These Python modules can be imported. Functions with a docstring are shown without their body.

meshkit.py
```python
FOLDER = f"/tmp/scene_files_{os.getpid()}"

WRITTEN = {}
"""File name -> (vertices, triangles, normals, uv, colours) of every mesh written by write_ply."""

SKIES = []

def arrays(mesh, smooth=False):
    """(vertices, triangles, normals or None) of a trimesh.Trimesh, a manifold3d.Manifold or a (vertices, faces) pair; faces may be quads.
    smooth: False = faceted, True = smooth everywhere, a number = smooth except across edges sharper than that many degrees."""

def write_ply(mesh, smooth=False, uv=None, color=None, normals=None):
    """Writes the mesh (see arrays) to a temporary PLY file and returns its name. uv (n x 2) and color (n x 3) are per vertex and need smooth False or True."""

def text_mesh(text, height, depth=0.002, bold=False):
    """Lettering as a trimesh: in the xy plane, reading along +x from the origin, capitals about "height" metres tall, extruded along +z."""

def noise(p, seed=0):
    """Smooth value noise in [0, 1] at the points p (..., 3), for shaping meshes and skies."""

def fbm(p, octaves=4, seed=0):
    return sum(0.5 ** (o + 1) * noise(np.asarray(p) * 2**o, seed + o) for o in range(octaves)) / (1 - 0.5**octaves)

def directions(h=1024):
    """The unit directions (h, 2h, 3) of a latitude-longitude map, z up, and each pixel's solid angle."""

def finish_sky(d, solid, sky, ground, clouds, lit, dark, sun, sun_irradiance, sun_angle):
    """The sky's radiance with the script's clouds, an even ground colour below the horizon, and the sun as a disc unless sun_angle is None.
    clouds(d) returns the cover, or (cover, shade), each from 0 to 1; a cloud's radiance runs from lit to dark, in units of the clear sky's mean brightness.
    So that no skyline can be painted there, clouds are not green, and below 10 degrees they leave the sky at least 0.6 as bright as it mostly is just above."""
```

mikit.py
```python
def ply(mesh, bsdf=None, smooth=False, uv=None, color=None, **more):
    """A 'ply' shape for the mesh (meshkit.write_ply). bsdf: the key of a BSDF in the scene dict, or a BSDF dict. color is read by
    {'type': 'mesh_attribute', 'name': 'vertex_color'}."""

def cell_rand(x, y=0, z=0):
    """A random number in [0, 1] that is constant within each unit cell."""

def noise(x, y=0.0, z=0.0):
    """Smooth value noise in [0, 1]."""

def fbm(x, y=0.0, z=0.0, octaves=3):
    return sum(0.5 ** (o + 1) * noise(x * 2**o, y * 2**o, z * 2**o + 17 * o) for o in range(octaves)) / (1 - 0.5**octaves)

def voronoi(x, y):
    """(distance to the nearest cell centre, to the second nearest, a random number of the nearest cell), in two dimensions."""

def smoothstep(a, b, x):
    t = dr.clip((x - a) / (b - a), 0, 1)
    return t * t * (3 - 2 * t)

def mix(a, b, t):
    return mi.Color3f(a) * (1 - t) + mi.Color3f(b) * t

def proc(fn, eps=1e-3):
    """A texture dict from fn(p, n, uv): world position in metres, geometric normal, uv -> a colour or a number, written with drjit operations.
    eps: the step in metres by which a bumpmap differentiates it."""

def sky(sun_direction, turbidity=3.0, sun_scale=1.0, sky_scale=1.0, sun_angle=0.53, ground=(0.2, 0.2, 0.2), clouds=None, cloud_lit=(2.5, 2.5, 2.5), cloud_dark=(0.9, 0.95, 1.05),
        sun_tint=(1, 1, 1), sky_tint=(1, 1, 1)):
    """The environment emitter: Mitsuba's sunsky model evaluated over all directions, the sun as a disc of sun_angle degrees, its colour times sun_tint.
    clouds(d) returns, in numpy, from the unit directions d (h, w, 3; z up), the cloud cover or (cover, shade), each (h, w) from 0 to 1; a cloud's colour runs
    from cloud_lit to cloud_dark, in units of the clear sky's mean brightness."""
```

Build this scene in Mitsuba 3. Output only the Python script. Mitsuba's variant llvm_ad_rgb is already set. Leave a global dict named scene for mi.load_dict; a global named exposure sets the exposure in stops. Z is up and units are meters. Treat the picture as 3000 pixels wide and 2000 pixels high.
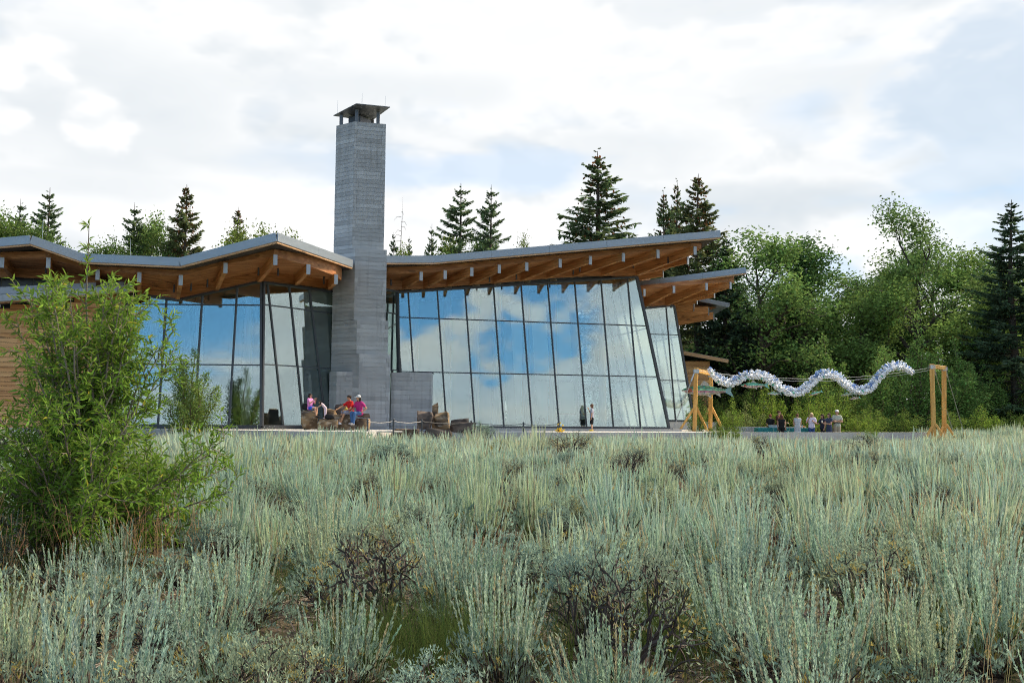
import math, random, zlib
import numpy as np, trimesh, shapely
import shapely.geometry as sg
import manifold3d as m3
import drjit as dr
import mitsuba as mi
import mikit, meshkit
from mikit import proc, fbm, noise, mix, smoothstep, cell_rand

T = mi.ScalarTransform4f
scene, labels = {}, {}

# ---------------------------------------------------------------- camera, sky, exposure
PITCH, ROLL = math.atan(171 / 2352), 0.009
_f = np.array([0, math.cos(PITCH), math.sin(PITCH)])
_u = np.array([0, -math.sin(PITCH), math.cos(PITCH)]) * math.cos(ROLL) - np.array([1.0, 0, 0]) * math.sin(ROLL)
scene['camera'] = {'type': 'perspective', 'fov': 53.13, 'fov_axis': 'x', 'near_clip': 0.1, 'far_clip': 3000.0,
                   'to_world': T().look_at(origin=[0, 0, 1.7], target=[0, float(_f[1]), 1.7 + float(_f[2])], up=_u.tolist())}


def sky_clouds(d):
    az = np.arctan2(d[..., 0], d[..., 1])                      # 0 = straight over the building, positive to the right
    el = np.arcsin(np.clip(d[..., 2], -1, 1))
    q = d[..., :2] / (d[..., 2:3] + 0.30)
    big = meshkit.fbm(np.concatenate([q * 2.2, d[..., 2:3] * 0 + 3.1], -1), 5, 11)
    streak = meshkit.fbm(np.stack([d[..., 0] * 5, d[..., 1] * 5, el * 30], -1), 5, 23)
    w = meshkit.fbm(np.stack([d[..., 0] * 7, d[..., 1] * 7, el * 10 + 4], -1), 3, 61) - 0.5
    puff = meshkit.fbm(np.stack([d[..., 0] * 11 + w * 1.6, d[..., 1] * 11 - w, el * 17 + w * 1.8], -1), 6, 41)
    fine = meshkit.fbm(np.stack([d[..., 0] * 30 + w * 3, d[..., 1] * 30, el * 46 - w * 3], -1), 5, 5)
    north = smooth(-0.25, 0.35, d[..., 1])                       # the thick deck lies over the building, the rest of the sky is broken
    holes = smooth(0.47, 0.64, 0.5 * streak + 0.5 * puff + 0.10 * (fine - 0.5)) * smooth(0.36, 0.58, big)
    deck = 1 - 0.24 * holes
    bank = 0.138 + 0.17 * (1 - smooth(2.42, 2.54, az)) * (az > 0)       # the far cloud bank stands higher in the south-east
    low = 1 - smooth(bank, bank + 0.05, el + 0.34 * (puff - 0.5) + 0.14 * (fine - 0.5) + 0.10 * (big - 0.5))
    broken = np.clip(smooth(0.50, 0.60, big + 0.25 * (puff - 0.5)) * 0.9, 0, 1)
    south = np.clip(np.maximum(low * (0.78 + 0.22 * smooth(0.3, 0.6, streak)), broken), 0, 1)
    west = smooth(0.0, 0.5, -d[..., 0] + 0.1)
    south = south * (1 - west * (1 - 0.80 * smooth(0.42, 0.60, streak)))
    cover = north * deck + (1 - north) * south

    def blob(a0, e0, ra, re, soft=0.5, wob=0.9):
        r = np.sqrt(((az - a0) / ra) ** 2 + ((el - e0) / re) ** 2) + 1.6 * wob * (puff - 0.48) + 0.9 * wob * (fine - 0.48)
        return 1 - smooth(1 - soft, 1 + soft, r)
    shade = 0.30 * smooth(0.42, 0.62, 1 - streak) * smooth(0.30, 0.55, big) + 0.42 * smooth(0.46, 0.62, puff) + 0.20 * smooth(0.42, 0.65, fine)
    belly = np.maximum.reduce([blob(0.475, 0.235, 0.115, 0.11, 0.34, 1.0), 0.95 * blob(0.25, 0.197, 0.14, 0.028, 0.40, 0.8), 0.6 * blob(0.10, 0.250, 0.11, 0.030, 0.5, 1.0), 0.6 * blob(0.3, 0.30, 0.1, 0.03, 0.5, 1.0),
                               0.75 * blob(-0.41, 0.275, 0.15, 0.06, 0.6, 0.7), 0.6 * blob(-0.18, 0.31, 0.16, 0.022, 0.6, 0.8), 0.6 * blob(-0.22, 0.24, 0.20, 0.016, 0.6, 0.8), 0.5 * blob(-0.40, 0.205, 0.14, 0.014, 0.6, 0.8)])
    belly = belly * (0.70 + 0.9 * (fine - 0.3) * 0.6 + 0.5 * (streak - 0.4))
    lump = np.maximum.reduce([blob(-0.455, 0.302, 0.040, 0.022, 0.30, 1.1), blob(-0.395, 0.262, 0.030, 0.024, 0.30, 1.1), blob(-0.48, 0.255, 0.03, 0.014, 0.3, 1.1), 0.8 * blob(-0.20, 0.165, 0.10, 0.045, 0.5, 1.1), 0.8 * blob(0.42, 0.165, 0.12, 0.022, 0.5, 1.1), 0.7 * blob(0.02, 0.20, 0.10, 0.03, 0.5, 1.1)])
    lump = lump * (1 - 0.75 * smooth(0.44, 0.60, puff)) * (1 - 0.3 * smooth(0.4, 0.6, fine))
    shade = np.clip(np.maximum(0.8 * shade, 0.85 * belly) * (1 - lump), 0, 1)
    cover = np.maximum(cover, np.maximum(lump, 0.84 * belly) * north)
    cover = cover * (1 - 0.14 * blob(0.475, 0.235, 0.115, 0.11, 0.25, 1.0))
    back = BASE + 0.62 * shade - 0.14 * lump                      # clouds near the sun's side show their thicker, greyer undersides; those opposite are sunlit
    shade = north * back + (1 - north) * 0.7 * shade
    return np.clip(cover, 0, 1), np.clip(shade, 0, 1)


BASE = 0.13


def smooth(a, b, x):
    t = np.clip((x - a) / (b - a), 0, 1)
    return t * t * (3 - 2 * t)


scene['sky'] = mikit.sky([0.62, 0.30, 0.72], turbidity=2.2, sun_scale=0.85, sun_angle=8, sun_tint=(1.0, 0.97, 0.92), clouds=sky_clouds,
                         cloud_lit=(2.50, 2.48, 2.45), cloud_dark=(1.20, 1.42, 1.60), sky_tint=(0.64, 0.92, 1.03), ground=(0.14, 0.15, 0.12))
exposure = 2.6

# ---------------------------------------------------------------- helpers
_taken = {}


def key(name, parent=None):
    base = (parent + '__' if parent else '') + name
    n = _taken[base] = _taken.get(base, -1) + 1
    return base if n == 0 else f'{base}_{n:03d}'


def tag(k, label=None, cat=None, group=None, kind=None):
    labels[k] = {a: b for a, b in (('label', label), ('category', cat), ('group', group), ('kind', kind)) if b}
    return k


def thing(name, label, cat, group=None, kind=None):
    return tag(key(name), label, cat, group, kind)


def put(name, mesh, bsdf, parent=None, smooth=False, color=None, **more):
    k = key(name, parent)
    if isinstance(mesh, MB):
        mesh, color = mesh.mesh(), mesh.colors()
    elif color is not None and np.ndim(color) == 1:
        v, f, n = meshkit.arrays(mesh, False)
        mesh, color = (v, f), np.tile(np.asarray(color, float), (len(v), 1))
    scene[k] = mikit.ply(mesh, bsdf, smooth=smooth, color=color, **more)
    return k


class MB:
    """Collects triangles, each vertex with a colour of its own material."""
    def __init__(s):
        s.V, s.F, s.C, s.n = [], [], [], 0

    def add(s, v, f, c=(0.5, 0.5, 0.5)):
        v, f = np.asarray(v, float), np.asarray(f, int)
        s.V.append(v); s.F.append(f + s.n); s.n += len(v)
        c = np.asarray(c, float)
        s.C.append(np.tile(c, (len(v), 1)) if c.ndim == 1 else c)
        return s

    def tri(s, m, c=(0.5, 0.5, 0.5)):
        v, f, _ = meshkit.arrays(m, False)
        return s.add(v, f, c)

    def mesh(s):
        return np.vstack(s.V), np.vstack(s.F)

    def colors(s):
        return np.vstack(s.C)

    def tris(s):
        return sum(len(f) for f in s.F)


def A(*x):
    return np.array(x, float)


def unit(v):
    v = np.asarray(v, float)
    return v / (np.linalg.norm(v, axis=-1, keepdims=True) + 1e-12)


BOXF = np.array([[0, 2, 3], [0, 3, 1], [4, 5, 7], [4, 7, 6], [0, 1, 5], [0, 5, 4], [2, 6, 7], [2, 7, 3], [0, 4, 6], [0, 6, 2], [1, 3, 7], [1, 7, 5]])


def box(lo, hi):
    return np.array([[x, y, z] for x in (lo[0], hi[0]) for y in (lo[1], hi[1]) for z in (lo[2], hi[2])], float), BOXF[:, ::-1]


def bar(a, b, w, h, up=(0, 0, 1), h2=None, drop=0.0):
    """A bar of width w and height h from a to b (axis at mid height); h2: the height at b; the top stays in line."""
    a, b = A(*a), A(*b)
    d = unit(b - a)
    s = unit(np.cross(d, A(*up)))
    u = np.cross(s, d)
    h2 = h if h2 is None else h2
    v = []
    for p, hh in ((a, h), (b, h2)):
        for x in (-1, 1):
            for z in (-1, 1):
                v.append(p + s * x * w / 2 + u * (h / 2 if z > 0 else h / 2 - hh))
    v = np.array(v)
    f = BOXF
    return v, f


def cbar(a, b, w, h, c=0.012, up=(0, 0, 1)):
    """A bar with chamfered long edges."""
    a, b = A(*a), A(*b)
    d = unit(b - a); s = unit(np.cross(d, A(*up))); u = np.cross(s, d)
    x, z = w / 2, h / 2
    ring = [(-x, -z + c), (-x + c, -z), (x - c, -z), (x, -z + c), (x, z - c), (x - c, z), (-x + c, z), (-x, z - c)]
    v = np.array([p + s * i + u * j for p in (a, b) for i, j in ring])
    f = []
    for i in range(8):
        j = (i + 1) % 8
        f += [[i, j, j + 8], [i, j + 8, i + 8]]
    for i in range(1, 7):
        f += [[0, i + 1, i], [8, 8 + i, 9 + i]]
    return v, np.array(f)[:, ::-1]


def tube(points, radii, sides=6):
    p = np.asarray(points, float)
    t = unit(np.gradient(p, axis=0))
    a = unit(np.cross(t, np.where(np.abs(t[:, 2:]) < 0.9, [0, 0, 1.0], [1.0, 0, 0])))
    b, ang = np.cross(t, a), np.arange(sides) * 2 * np.pi / sides
    v = p[:, None] + np.broadcast_to(radii, (len(p),))[:, None, None] * (np.cos(ang)[None, :, None] * a[:, None] + np.sin(ang)[None, :, None] * b[:, None])
    i, j = np.meshgrid(np.arange(len(p) - 1), np.arange(sides), indexing='ij')
    q = np.stack([i * sides + j, i * sides + (j + 1) % sides, (i + 1) * sides + (j + 1) % sides, (i + 1) * sides + j], -1).reshape(-1, 4)
    return v.reshape(-1, 3), np.vstack([q[:, [0, 1, 2]], q[:, [0, 2, 3]]])


def prism(poly, z0, z1, chamfer=0.0):
    """Upright prism over a plan polygon; z0, z1 numbers or per-corner lists."""
    n = len(poly)
    p = np.asarray(poly, float)
    if sum(p[i, 0] * p[(i + 1) % n, 1] - p[(i + 1) % n, 0] * p[i, 1] for i in range(n)) < 0:
        p = p[::-1]
        z0 = z0[::-1] if np.ndim(z0) else z0
        z1 = z1[::-1] if np.ndim(z1) else z1
    cap = np.array(trimesh.creation.triangulate_polygon(sg.Polygon(p), engine='earcut')[1]) if n > 4 else np.array([[0, 1, 2], [0, 2, 3]][:n - 2])
    v = np.vstack([np.column_stack([p, np.broadcast_to(z0, n)]), np.column_stack([p, np.broadcast_to(z1, n)])])
    f = [c[::-1] for c in cap] + [c + n for c in cap]
    for i in range(n):
        j = (i + 1) % n
        f += [[i, j, j + n], [i, j + n, i + n]]
    return v, np.array(f)


def slab(top, thick):
    """A plate with its top through the given 3-D outline (roughly convex in plan) and this thickness."""
    top = np.asarray(top, float)
    return prism(top[:, :2], top[:, 2] - thick, top[:, 2])


def sheet(poly3):
    p = np.asarray(poly3, float)
    return p, np.array([[0, i, i + 1] for i in range(1, len(p) - 1)])


def blades(P, D, S, L, W, fold=0.0):
    """Diamond leaves: base points P, directions D, sideways S, lengths L, widths W."""
    n = len(P)
    L, W = np.broadcast_to(L, n)[:, None], np.broadcast_to(W, n)[:, None]
    mid = P + D * L * 0.45
    up = np.cross(D, S)
    v = np.stack([P, mid - S * W / 2 + up * W * fold, P + D * L, mid + S * W / 2 + up * W * fold], 1).reshape(-1, 3)
    b = np.arange(n)[:, None] * 4
    return v, np.vstack([b + [0, 1, 2], b + [0, 2, 3]])


def rep4(c):
    return np.repeat(np.asarray(c), 4, axis=0)


def rdir(rng, n):
    return unit(rng.normal(size=(n, 3)))


def side_of(D, rng):
    return unit(np.cross(D, rng.normal(size=D.shape)))


def ball(r, c=(0, 0, 0), sub=2, sc=(1, 1, 1)):
    m = trimesh.creation.icosphere(subdivisions=sub, radius=r)
    return np.array(m.vertices) * A(*sc) + A(*c), np.array(m.faces)


def ground_z(x, y):
    x, y = np.asarray(x, float), np.asarray(y, float)
    z = 0.34 * smooth(14, 42, y) + 0.14 * smooth(52, 66, y)
    w = smooth(3, 8, np.hypot(x, y)) * (1 - 0.6 * smooth(38, 60, y))
    n = meshkit.fbm(np.stack([x * 0.16, y * 0.16, x * 0 + 0.5], -1), 3, 3) - 0.5
    return z + 0.30 * n * w - 0.02


# ---------------------------------------------------------------- materials
def pr(base, rough=0.6, metal=0.0, spec=0.5, **more):
    return {'type': 'twosided', 'bsdf': {'type': 'principled', 'base_color': base if isinstance(base, dict) else {'type': 'rgb', 'value': list(base)}, 'roughness': rough, 'metallic': metal, 'specular': spec, **more}}


VC = {'type': 'mesh_attribute', 'name': 'vertex_color'}
scene['paint'] = pr(VC, 0.75, spec=0.3)
scene['gloss'] = pr(VC, 0.28, spec=0.5)
scene['leaf'] = {'type': 'principledthin', 'base_color': VC, 'roughness': 0.5, 'diff_trans': 0.7, 'eta': 1.35}
scene['willow_leaf'] = {'type': 'principledthin', 'base_color': VC, 'roughness': 0.36, 'diff_trans': 0.75, 'eta': 1.45}
scene['bottle_plastic'] = pr(VC, 0.42, spec=0.45)


def concrete_fn(v):
    def fn(p, n, uv):
        grain = fbm(p.x * 2.2 + p.y * 2.2, p.x - p.y, p.z * 11, 3)
        blot = fbm(p.x * 1.3, p.y * 1.3, p.z * 1.1 + v * 40, 3)
        run = fbm(p.x * 7 + p.y * 7, p.x * 5, p.z * 0.5, 2)
        t = 0.84 + 0.18 * (grain - 0.5) + 0.30 * (blot - 0.5) - 0.12 * smoothstep(0.52, 0.8, run)
        return mi.Color3f(0.93, 1.0, 1.05) * v * t
    return fn


for i, v in enumerate((0.37, 0.40, 0.43, 0.475)):
    scene[f'concrete_{i}'] = pr(proc(concrete_fn(v)), 0.8, spec=0.25)


def wood_fn(a, b, gx, gy, gz, k=1.0):
    def fn(p, n, uv):
        x, y, z = p.x * gx[0] + p.y * gx[1] + p.z * gx[2], p.x * gy[0] + p.y * gy[1] + p.z * gy[2], p.z * gz
        g = fbm(x, y, z, 3)
        fine = noise(x * 3, y * 7, z * 5)
        knot = smoothstep(0.80, 0.9, noise(x * 1.7 + 9, y * 0.9, z * 0.5))
        return mix(a, b, dr.clip(smoothstep(0.3, 0.75, g) * 0.8 + 0.25 * fine, 0, 1)) * (1 - 0.45 * k * knot)
    return fn


scene['soffit_wood'] = pr(proc(wood_fn((0.30, 0.12, 0.042), (0.47, 0.22, 0.085), (0.9, 0.25, 0), (-2.0, 7.0, 0), 9)), 0.55)
scene['beam_wood'] = pr(proc(wood_fn((0.34, 0.14, 0.045), (0.56, 0.27, 0.10), (0.25, -0.9, 0), (2.5, 0.9, 0), 16)), 0.5)
scene['cedar'] = pr(proc(wood_fn((0.40, 0.19, 0.070), (0.64, 0.36, 0.155), (0.6, 0.3, 0), (0.3, 0.6, 0), 15)), 0.7)
scene['cedar_pale'] = pr(proc(wood_fn((0.50, 0.27, 0.11), (0.70, 0.44, 0.21), (0.6, 0.3, 0), (0.3, 0.6, 0), 15)), 0.7)
scene['lumber'] = pr(proc(wood_fn((0.54, 0.27, 0.06), (0.74, 0.44, 0.13), (13, 4, 0), (4, 13, 0), 0.9)), 0.6)
scene['log_wood'] = pr(proc(wood_fn((0.55, 0.40, 0.28), (0.72, 0.57, 0.43), (10, 3, 0), (3, 10, 0), 0.5, 0.4)), 0.7)
scene['trim_wood'] = pr(proc(wood_fn((0.42, 0.24, 0.12), (0.58, 0.38, 0.22), (0.5, 0.2, 0), (0.4, 3.0, 0), 20)), 0.7)


def metal_fn(p, n, uv):
    s = fbm(p.x * 0.9, p.y * 0.9, p.z * 5, 3)
    return mix((0.235, 0.285, 0.335), (0.31, 0.36, 0.41), s)


scene['fascia_metal'] = pr(proc(metal_fn), 0.36, 0.35)
scene['roof_metal'] = pr((0.30, 0.34, 0.37), 0.4, 0.3)
scene['dark_metal'] = pr((0.045, 0.052, 0.062), 0.38)
scene['eave_dark'] = pr((0.05, 0.045, 0.045), 0.6)
scene['cap_steel'] = pr((0.34, 0.39, 0.44), 0.38, 0.3)
scene['frosted_glass'] = {'type': 'principledthin', 'base_color': {'type': 'rgb', 'value': [0.62, 0.70, 0.70]}, 'roughness': 0.5, 'diff_trans': 1.2, 'eta': 1.3}
scene['galvanised'] = pr((0.45, 0.48, 0.50), 0.35, 0.8)
scene['flue_steel'] = pr((0.12, 0.13, 0.14), 0.45, 0.5)


def pave_fn(p, n, uv):
    t = fbm(p.x * 1.1, p.y * 1.1, p.z * 4, 4)
    return mix((0.34, 0.345, 0.34), (0.48, 0.485, 0.475), t)


scene['pale_concrete'] = pr(proc(pave_fn), 0.8, spec=0.25)


def rock_fn(p, n, uv):
    a = fbm(p.x * 2.1, p.y * 2.1, p.z * 3.0, 4)
    b = fbm(p.x * 6 + 5, p.y * 6, p.z * 9, 3)
    c = mix((0.10, 0.075, 0.055), (0.34, 0.24, 0.14), smoothstep(0.35, 0.68, a))
    c = mix(c, mi.Color3f(0.42, 0.38, 0.32), smoothstep(0.55, 0.75, b) * 0.6)
    return c * (0.60 + 0.42 * b)


def dark_rock_fn(p, n, uv):
    a = fbm(p.x * 2.3 + 3, p.y * 2.3, p.z * 3.5, 4)
    return mix((0.055, 0.05, 0.05), (0.19, 0.155, 0.13), smoothstep(0.35, 0.75, a))


scene['tan_rock'] = pr(proc(rock_fn), 0.85, spec=0.2)
scene['dark_rock'] = pr(proc(dark_rock_fn), 0.8, spec=0.2)


def soil_fn(p, n, uv):
    a = fbm(p.x * 0.8, p.y * 0.8, 0, 4)
    b = fbm(p.x * 9, p.y * 9, 0, 3)
    c = mix((0.040, 0.033, 0.026), (0.085, 0.070, 0.050), b)
    c = mix(c, mi.Color3f(0.06, 0.065, 0.04), smoothstep(0.45, 0.7, a) * 0.7)
    far = smoothstep(55, 80, dr.sqrt(p.x * p.x + p.y * p.y))           # beyond the built plants the same sagebrush cover goes on, too far to tell apart
    return mix(c, mix((0.10, 0.125, 0.09), (0.20, 0.245, 0.185), fbm(p.x * 0.5, p.y * 0.5, 3, 4)), far * 0.9)


scene['soil'] = pr(proc(soil_fn), 0.95, spec=0.1)
scene['interior_wall'] = pr((0.30, 0.28, 0.25), 0.8)
scene['interior_floor'] = pr((0.14, 0.115, 0.09), 0.5)
scene['interior_dark'] = pr((0.06, 0.055, 0.05), 0.7)
scene['glass'] = {'type': 'thindielectric', 'int_ior': 3.1, 'ext_ior': 1.0, 'specular_reflectance': {'type': 'rgb', 'value': [0.80, 0.96, 0.95]}, 'specular_transmittance': {'type': 'rgb', 'value': [0.38, 0.48, 0.48]}}
scene['clear_glass'] = {'type': 'thindielectric', 'int_ior': 1.5, 'ext_ior': 1.0}

# ---------------------------------------------------------------- ground
def ground_sheet():
    ax = np.unique(np.concatenate([np.linspace(-45, 45, 181), np.linspace(-420, 420, 57)]))
    ay = np.unique(np.concatenate([np.linspace(-4, 75, 159), np.linspace(-300, 520, 42)]))
    X, Y = np.meshgrid(ax, ay, indexing='ij')
    v = np.column_stack([X.ravel(), Y.ravel(), ground_z(X, Y).ravel()])
    n, m = len(ax), len(ay)
    i, j = np.meshgrid(np.arange(n - 1), np.arange(m - 1), indexing='ij')
    q = np.stack([i * m + j, (i + 1) * m + j, (i + 1) * m + j + 1, i * m + j + 1], -1).reshape(-1, 4)
    return v, np.vstack([q[:, [0, 1, 2]], q[:, [0, 2, 3]]])


tag(put('ground', ground_sheet(), 'soil', smooth=True), 'brown soil of the sagebrush meadow', 'ground', kind='structure')
ZT, ZR = 1.02, 0.93                                             # the two terrace levels
tag(put('terrace', prism([(-30, 43.2), (-18, 43.0), (-11, 42.3), (-5.75, 40.9), (-5.3, 46.0), (-4.9, 54), (-9, 60), (-30, 60)], -0.3, ZT), 'pale_concrete'),
    'grey concrete terrace in front of the left glass front', 'terrace', kind='structure')
tag(put('terrace', prism([(-5.27, 45.2), (11.4, 54.35), (12.6, 58.2), (12.3, 68), (-4.7, 62)], -0.3, ZR), 'pale_concrete'),
    'lower concrete terrace along the tall glass hall', 'terrace', kind='structure')
t = thing('low_wall', 'long low concrete wall between the meadow and the people by the green table', 'wall')
for i in range(9):
    a, b = A(11.5, 53.15) + (A(24.75, 60.55) - A(11.5, 53.15)) * i / 9, A(11.5, 53.15) + (A(24.75, 60.55) - A(11.5, 53.15)) * (i + 1) / 9 - A(0.012, 0.007)
    w = A(-0.15, 0.27)
    put('wall_section', prism([a, b, b + w, a + w], -0.2, 0.955), 'pale_concrete', t)
t = thing('low_wall', 'short grey concrete wall behind the left end of the green table', 'wall')
for i in range(3):
    a, b = A(12.5, 60.2) + A(4.6, 1.6) * i / 3, A(12.5, 60.2) + A(4.6, 1.6) * (i + 1) / 3 - A(0.012, 0.004)
    w = A(-0.12, 0.28)
    put('wall_section', prism([a, b, b + w, a + w], 0.1, 1.20), 'concrete_2', t)

# ---------------------------------------------------------------- the building
VC_ = thing('visitor_center', 'long low modern building with leaning glass walls, timber eaves and grey metal roofs', 'building')
rng = np.random.default_rng(7)
YAW = math.radians(15.7)
DX, DIN = A(math.cos(YAW), math.sin(YAW), 0), A(-math.sin(YAW), math.cos(YAW), 0)   # along the tall halls, and into them


class Lean:
    """A wall plane that leans back: s runs along it, t up it."""
    def __init__(s, B, d, deg):
        s.B, s.d = A(*B), unit(A(d[0], d[1], 0))
        nh, a = A(s.d[1], -s.d[0], 0), math.radians(deg)
        s.n, s.t = nh * math.cos(a) + A(0, 0, math.sin(a)), -nh * math.sin(a) + A(0, 0, math.cos(a))

    def at(s, u, t, out=0.0):
        return s.B + s.d * u + s.t * t + s.n * out


def glass_wall(name, pl, outline, muls, rows, top, glass='glass', mw=0.075, label=None):
    """outline: the wall in (s, t); muls: (s at foot, s at t=6); rows: t of the transoms."""
    w = key(name, VC_)
    if label:
        tag(w, label)
    area = sg.Polygon(outline)
    big = 40
    cuts = [((s0 + (s1 - s0) * -1 / 6, -1), (s0 + (s1 - s0) * 12 / 6, 12)) for s0, s1 in muls]
    cols = [sg.Polygon([a0, b0, b1, a1]) for (a0, b0), (a1, b1) in zip([((-big, -1), (-big, 12))] + cuts, cuts + [((big, -1), (big, 12))])]
    ts = [-1] + list(rows) + [20]
    for col in cols:
        for t0, t1 in zip(ts[:-1], ts[1:]):
            g = area.buffer(-0.03, join_style=2).intersection(col.buffer(-0.02, join_style=2)).intersection(sg.box(-big, t0 + 0.02, big, t1 - 0.02))
            if g.is_empty or g.area < 0.02 or g.geom_type != 'Polygon':
                continue
            p = np.array(g.exterior.coords)[:-1]
            c = p.mean(0)
            ga, gb = rng.normal(0, 0.0022, 2)
            tri = np.array([[0, i, i + 1] for i in range(1, len(p) - 1)])
            v = np.array([pl.at(s, t, (s - c[0]) * ga + (t - c[1]) * gb) for s, t in p])
            put('pane', (v, tri), glass, w)
    for s0, s1 in muls:
        line = sg.LineString([(s0 - (s1 - s0) / 6, -1), (s0 + (s1 - s0) * 2, 12)]).intersection(area)
        if line.is_empty:
            continue
        (a0, b0), (a1, b1) = sorted(line.coords, key=lambda q: q[1])
        put('mullion', cbar(pl.at(a0, b0, -0.02), pl.at(a1, b1, -0.02), mw, 0.15, up=pl.n), 'dark_metal', w)
    for t in rows:
        seg = sg.LineString([(-big, t), (big, t)]).intersection(area)
        if seg.is_empty:
            continue
        for a, b in zip(seg.coords[:-1], seg.coords[1:]):
            put('transom', bar(pl.at(*a, -0.03), pl.at(*b, -0.03), 0.055, 0.12, up=pl.n), 'dark_metal', w)
    edge = MB()
    pts = list(outline) + [outline[0]]
    for a, b in zip(pts[:-1], pts[1:]):
        edge.add(*bar(pl.at(*a, 0.004), pl.at(*b, 0.004), 0.10, 0.17, up=pl.n))
    put('frame', edge.mesh(), 'dark_metal', w)
    return w


# --- the tall hall on the right
H1 = Lean((4.07, 55.5, 1.12), DX, 3)
glass_wall('glass_wall', H1, [(-9.92, 0), (4.82, 0), (3.07, 8.39), (-10.50, 6.93)], [(s, s - 0.44) for s in (-9.28, -7.72, -6.21, -4.63, -3.08, -1.56, 0.0, 1.55, 3.14)], (2.82, 5.65), None,
           label='tall leaning glass front of the hall right of the chimney')


def hip(P, foot, head):
    """The leaning side wall that meets wall P along the line from foot to head (each (s, t)) and runs back from it."""
    d = unit(A(-0.2, 0.98, 0))
    n = unit(np.cross(d, P.at(*head) - P.at(*foot)))
    return Lean(P.at(*foot), d, math.degrees(math.asin(n[2])))


H1S = hip(H1, (4.84, 0), (3.09, 8.39))
glass_wall('side_glass_wall', H1S, [(0.06, 0), (9.2, 0), (9.2, 8.6), (0.30, 8.55)], [(s, s) for s in (2.0, 3.6, 5.2, 6.8, 8.4)], (2.82, 5.65), None, 'frosted_glass')
HR = Lean((-6.95, 50.0, 1.12), unit(A(1.45, 2.75)), 2)
glass_wall('return_glass_wall', HR, [(0, 0), (2.70, 0), (2.62, 6.9), (0.0, 6.9)], [(1.65, 1.5)], (2.85, 5.75), None)
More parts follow.
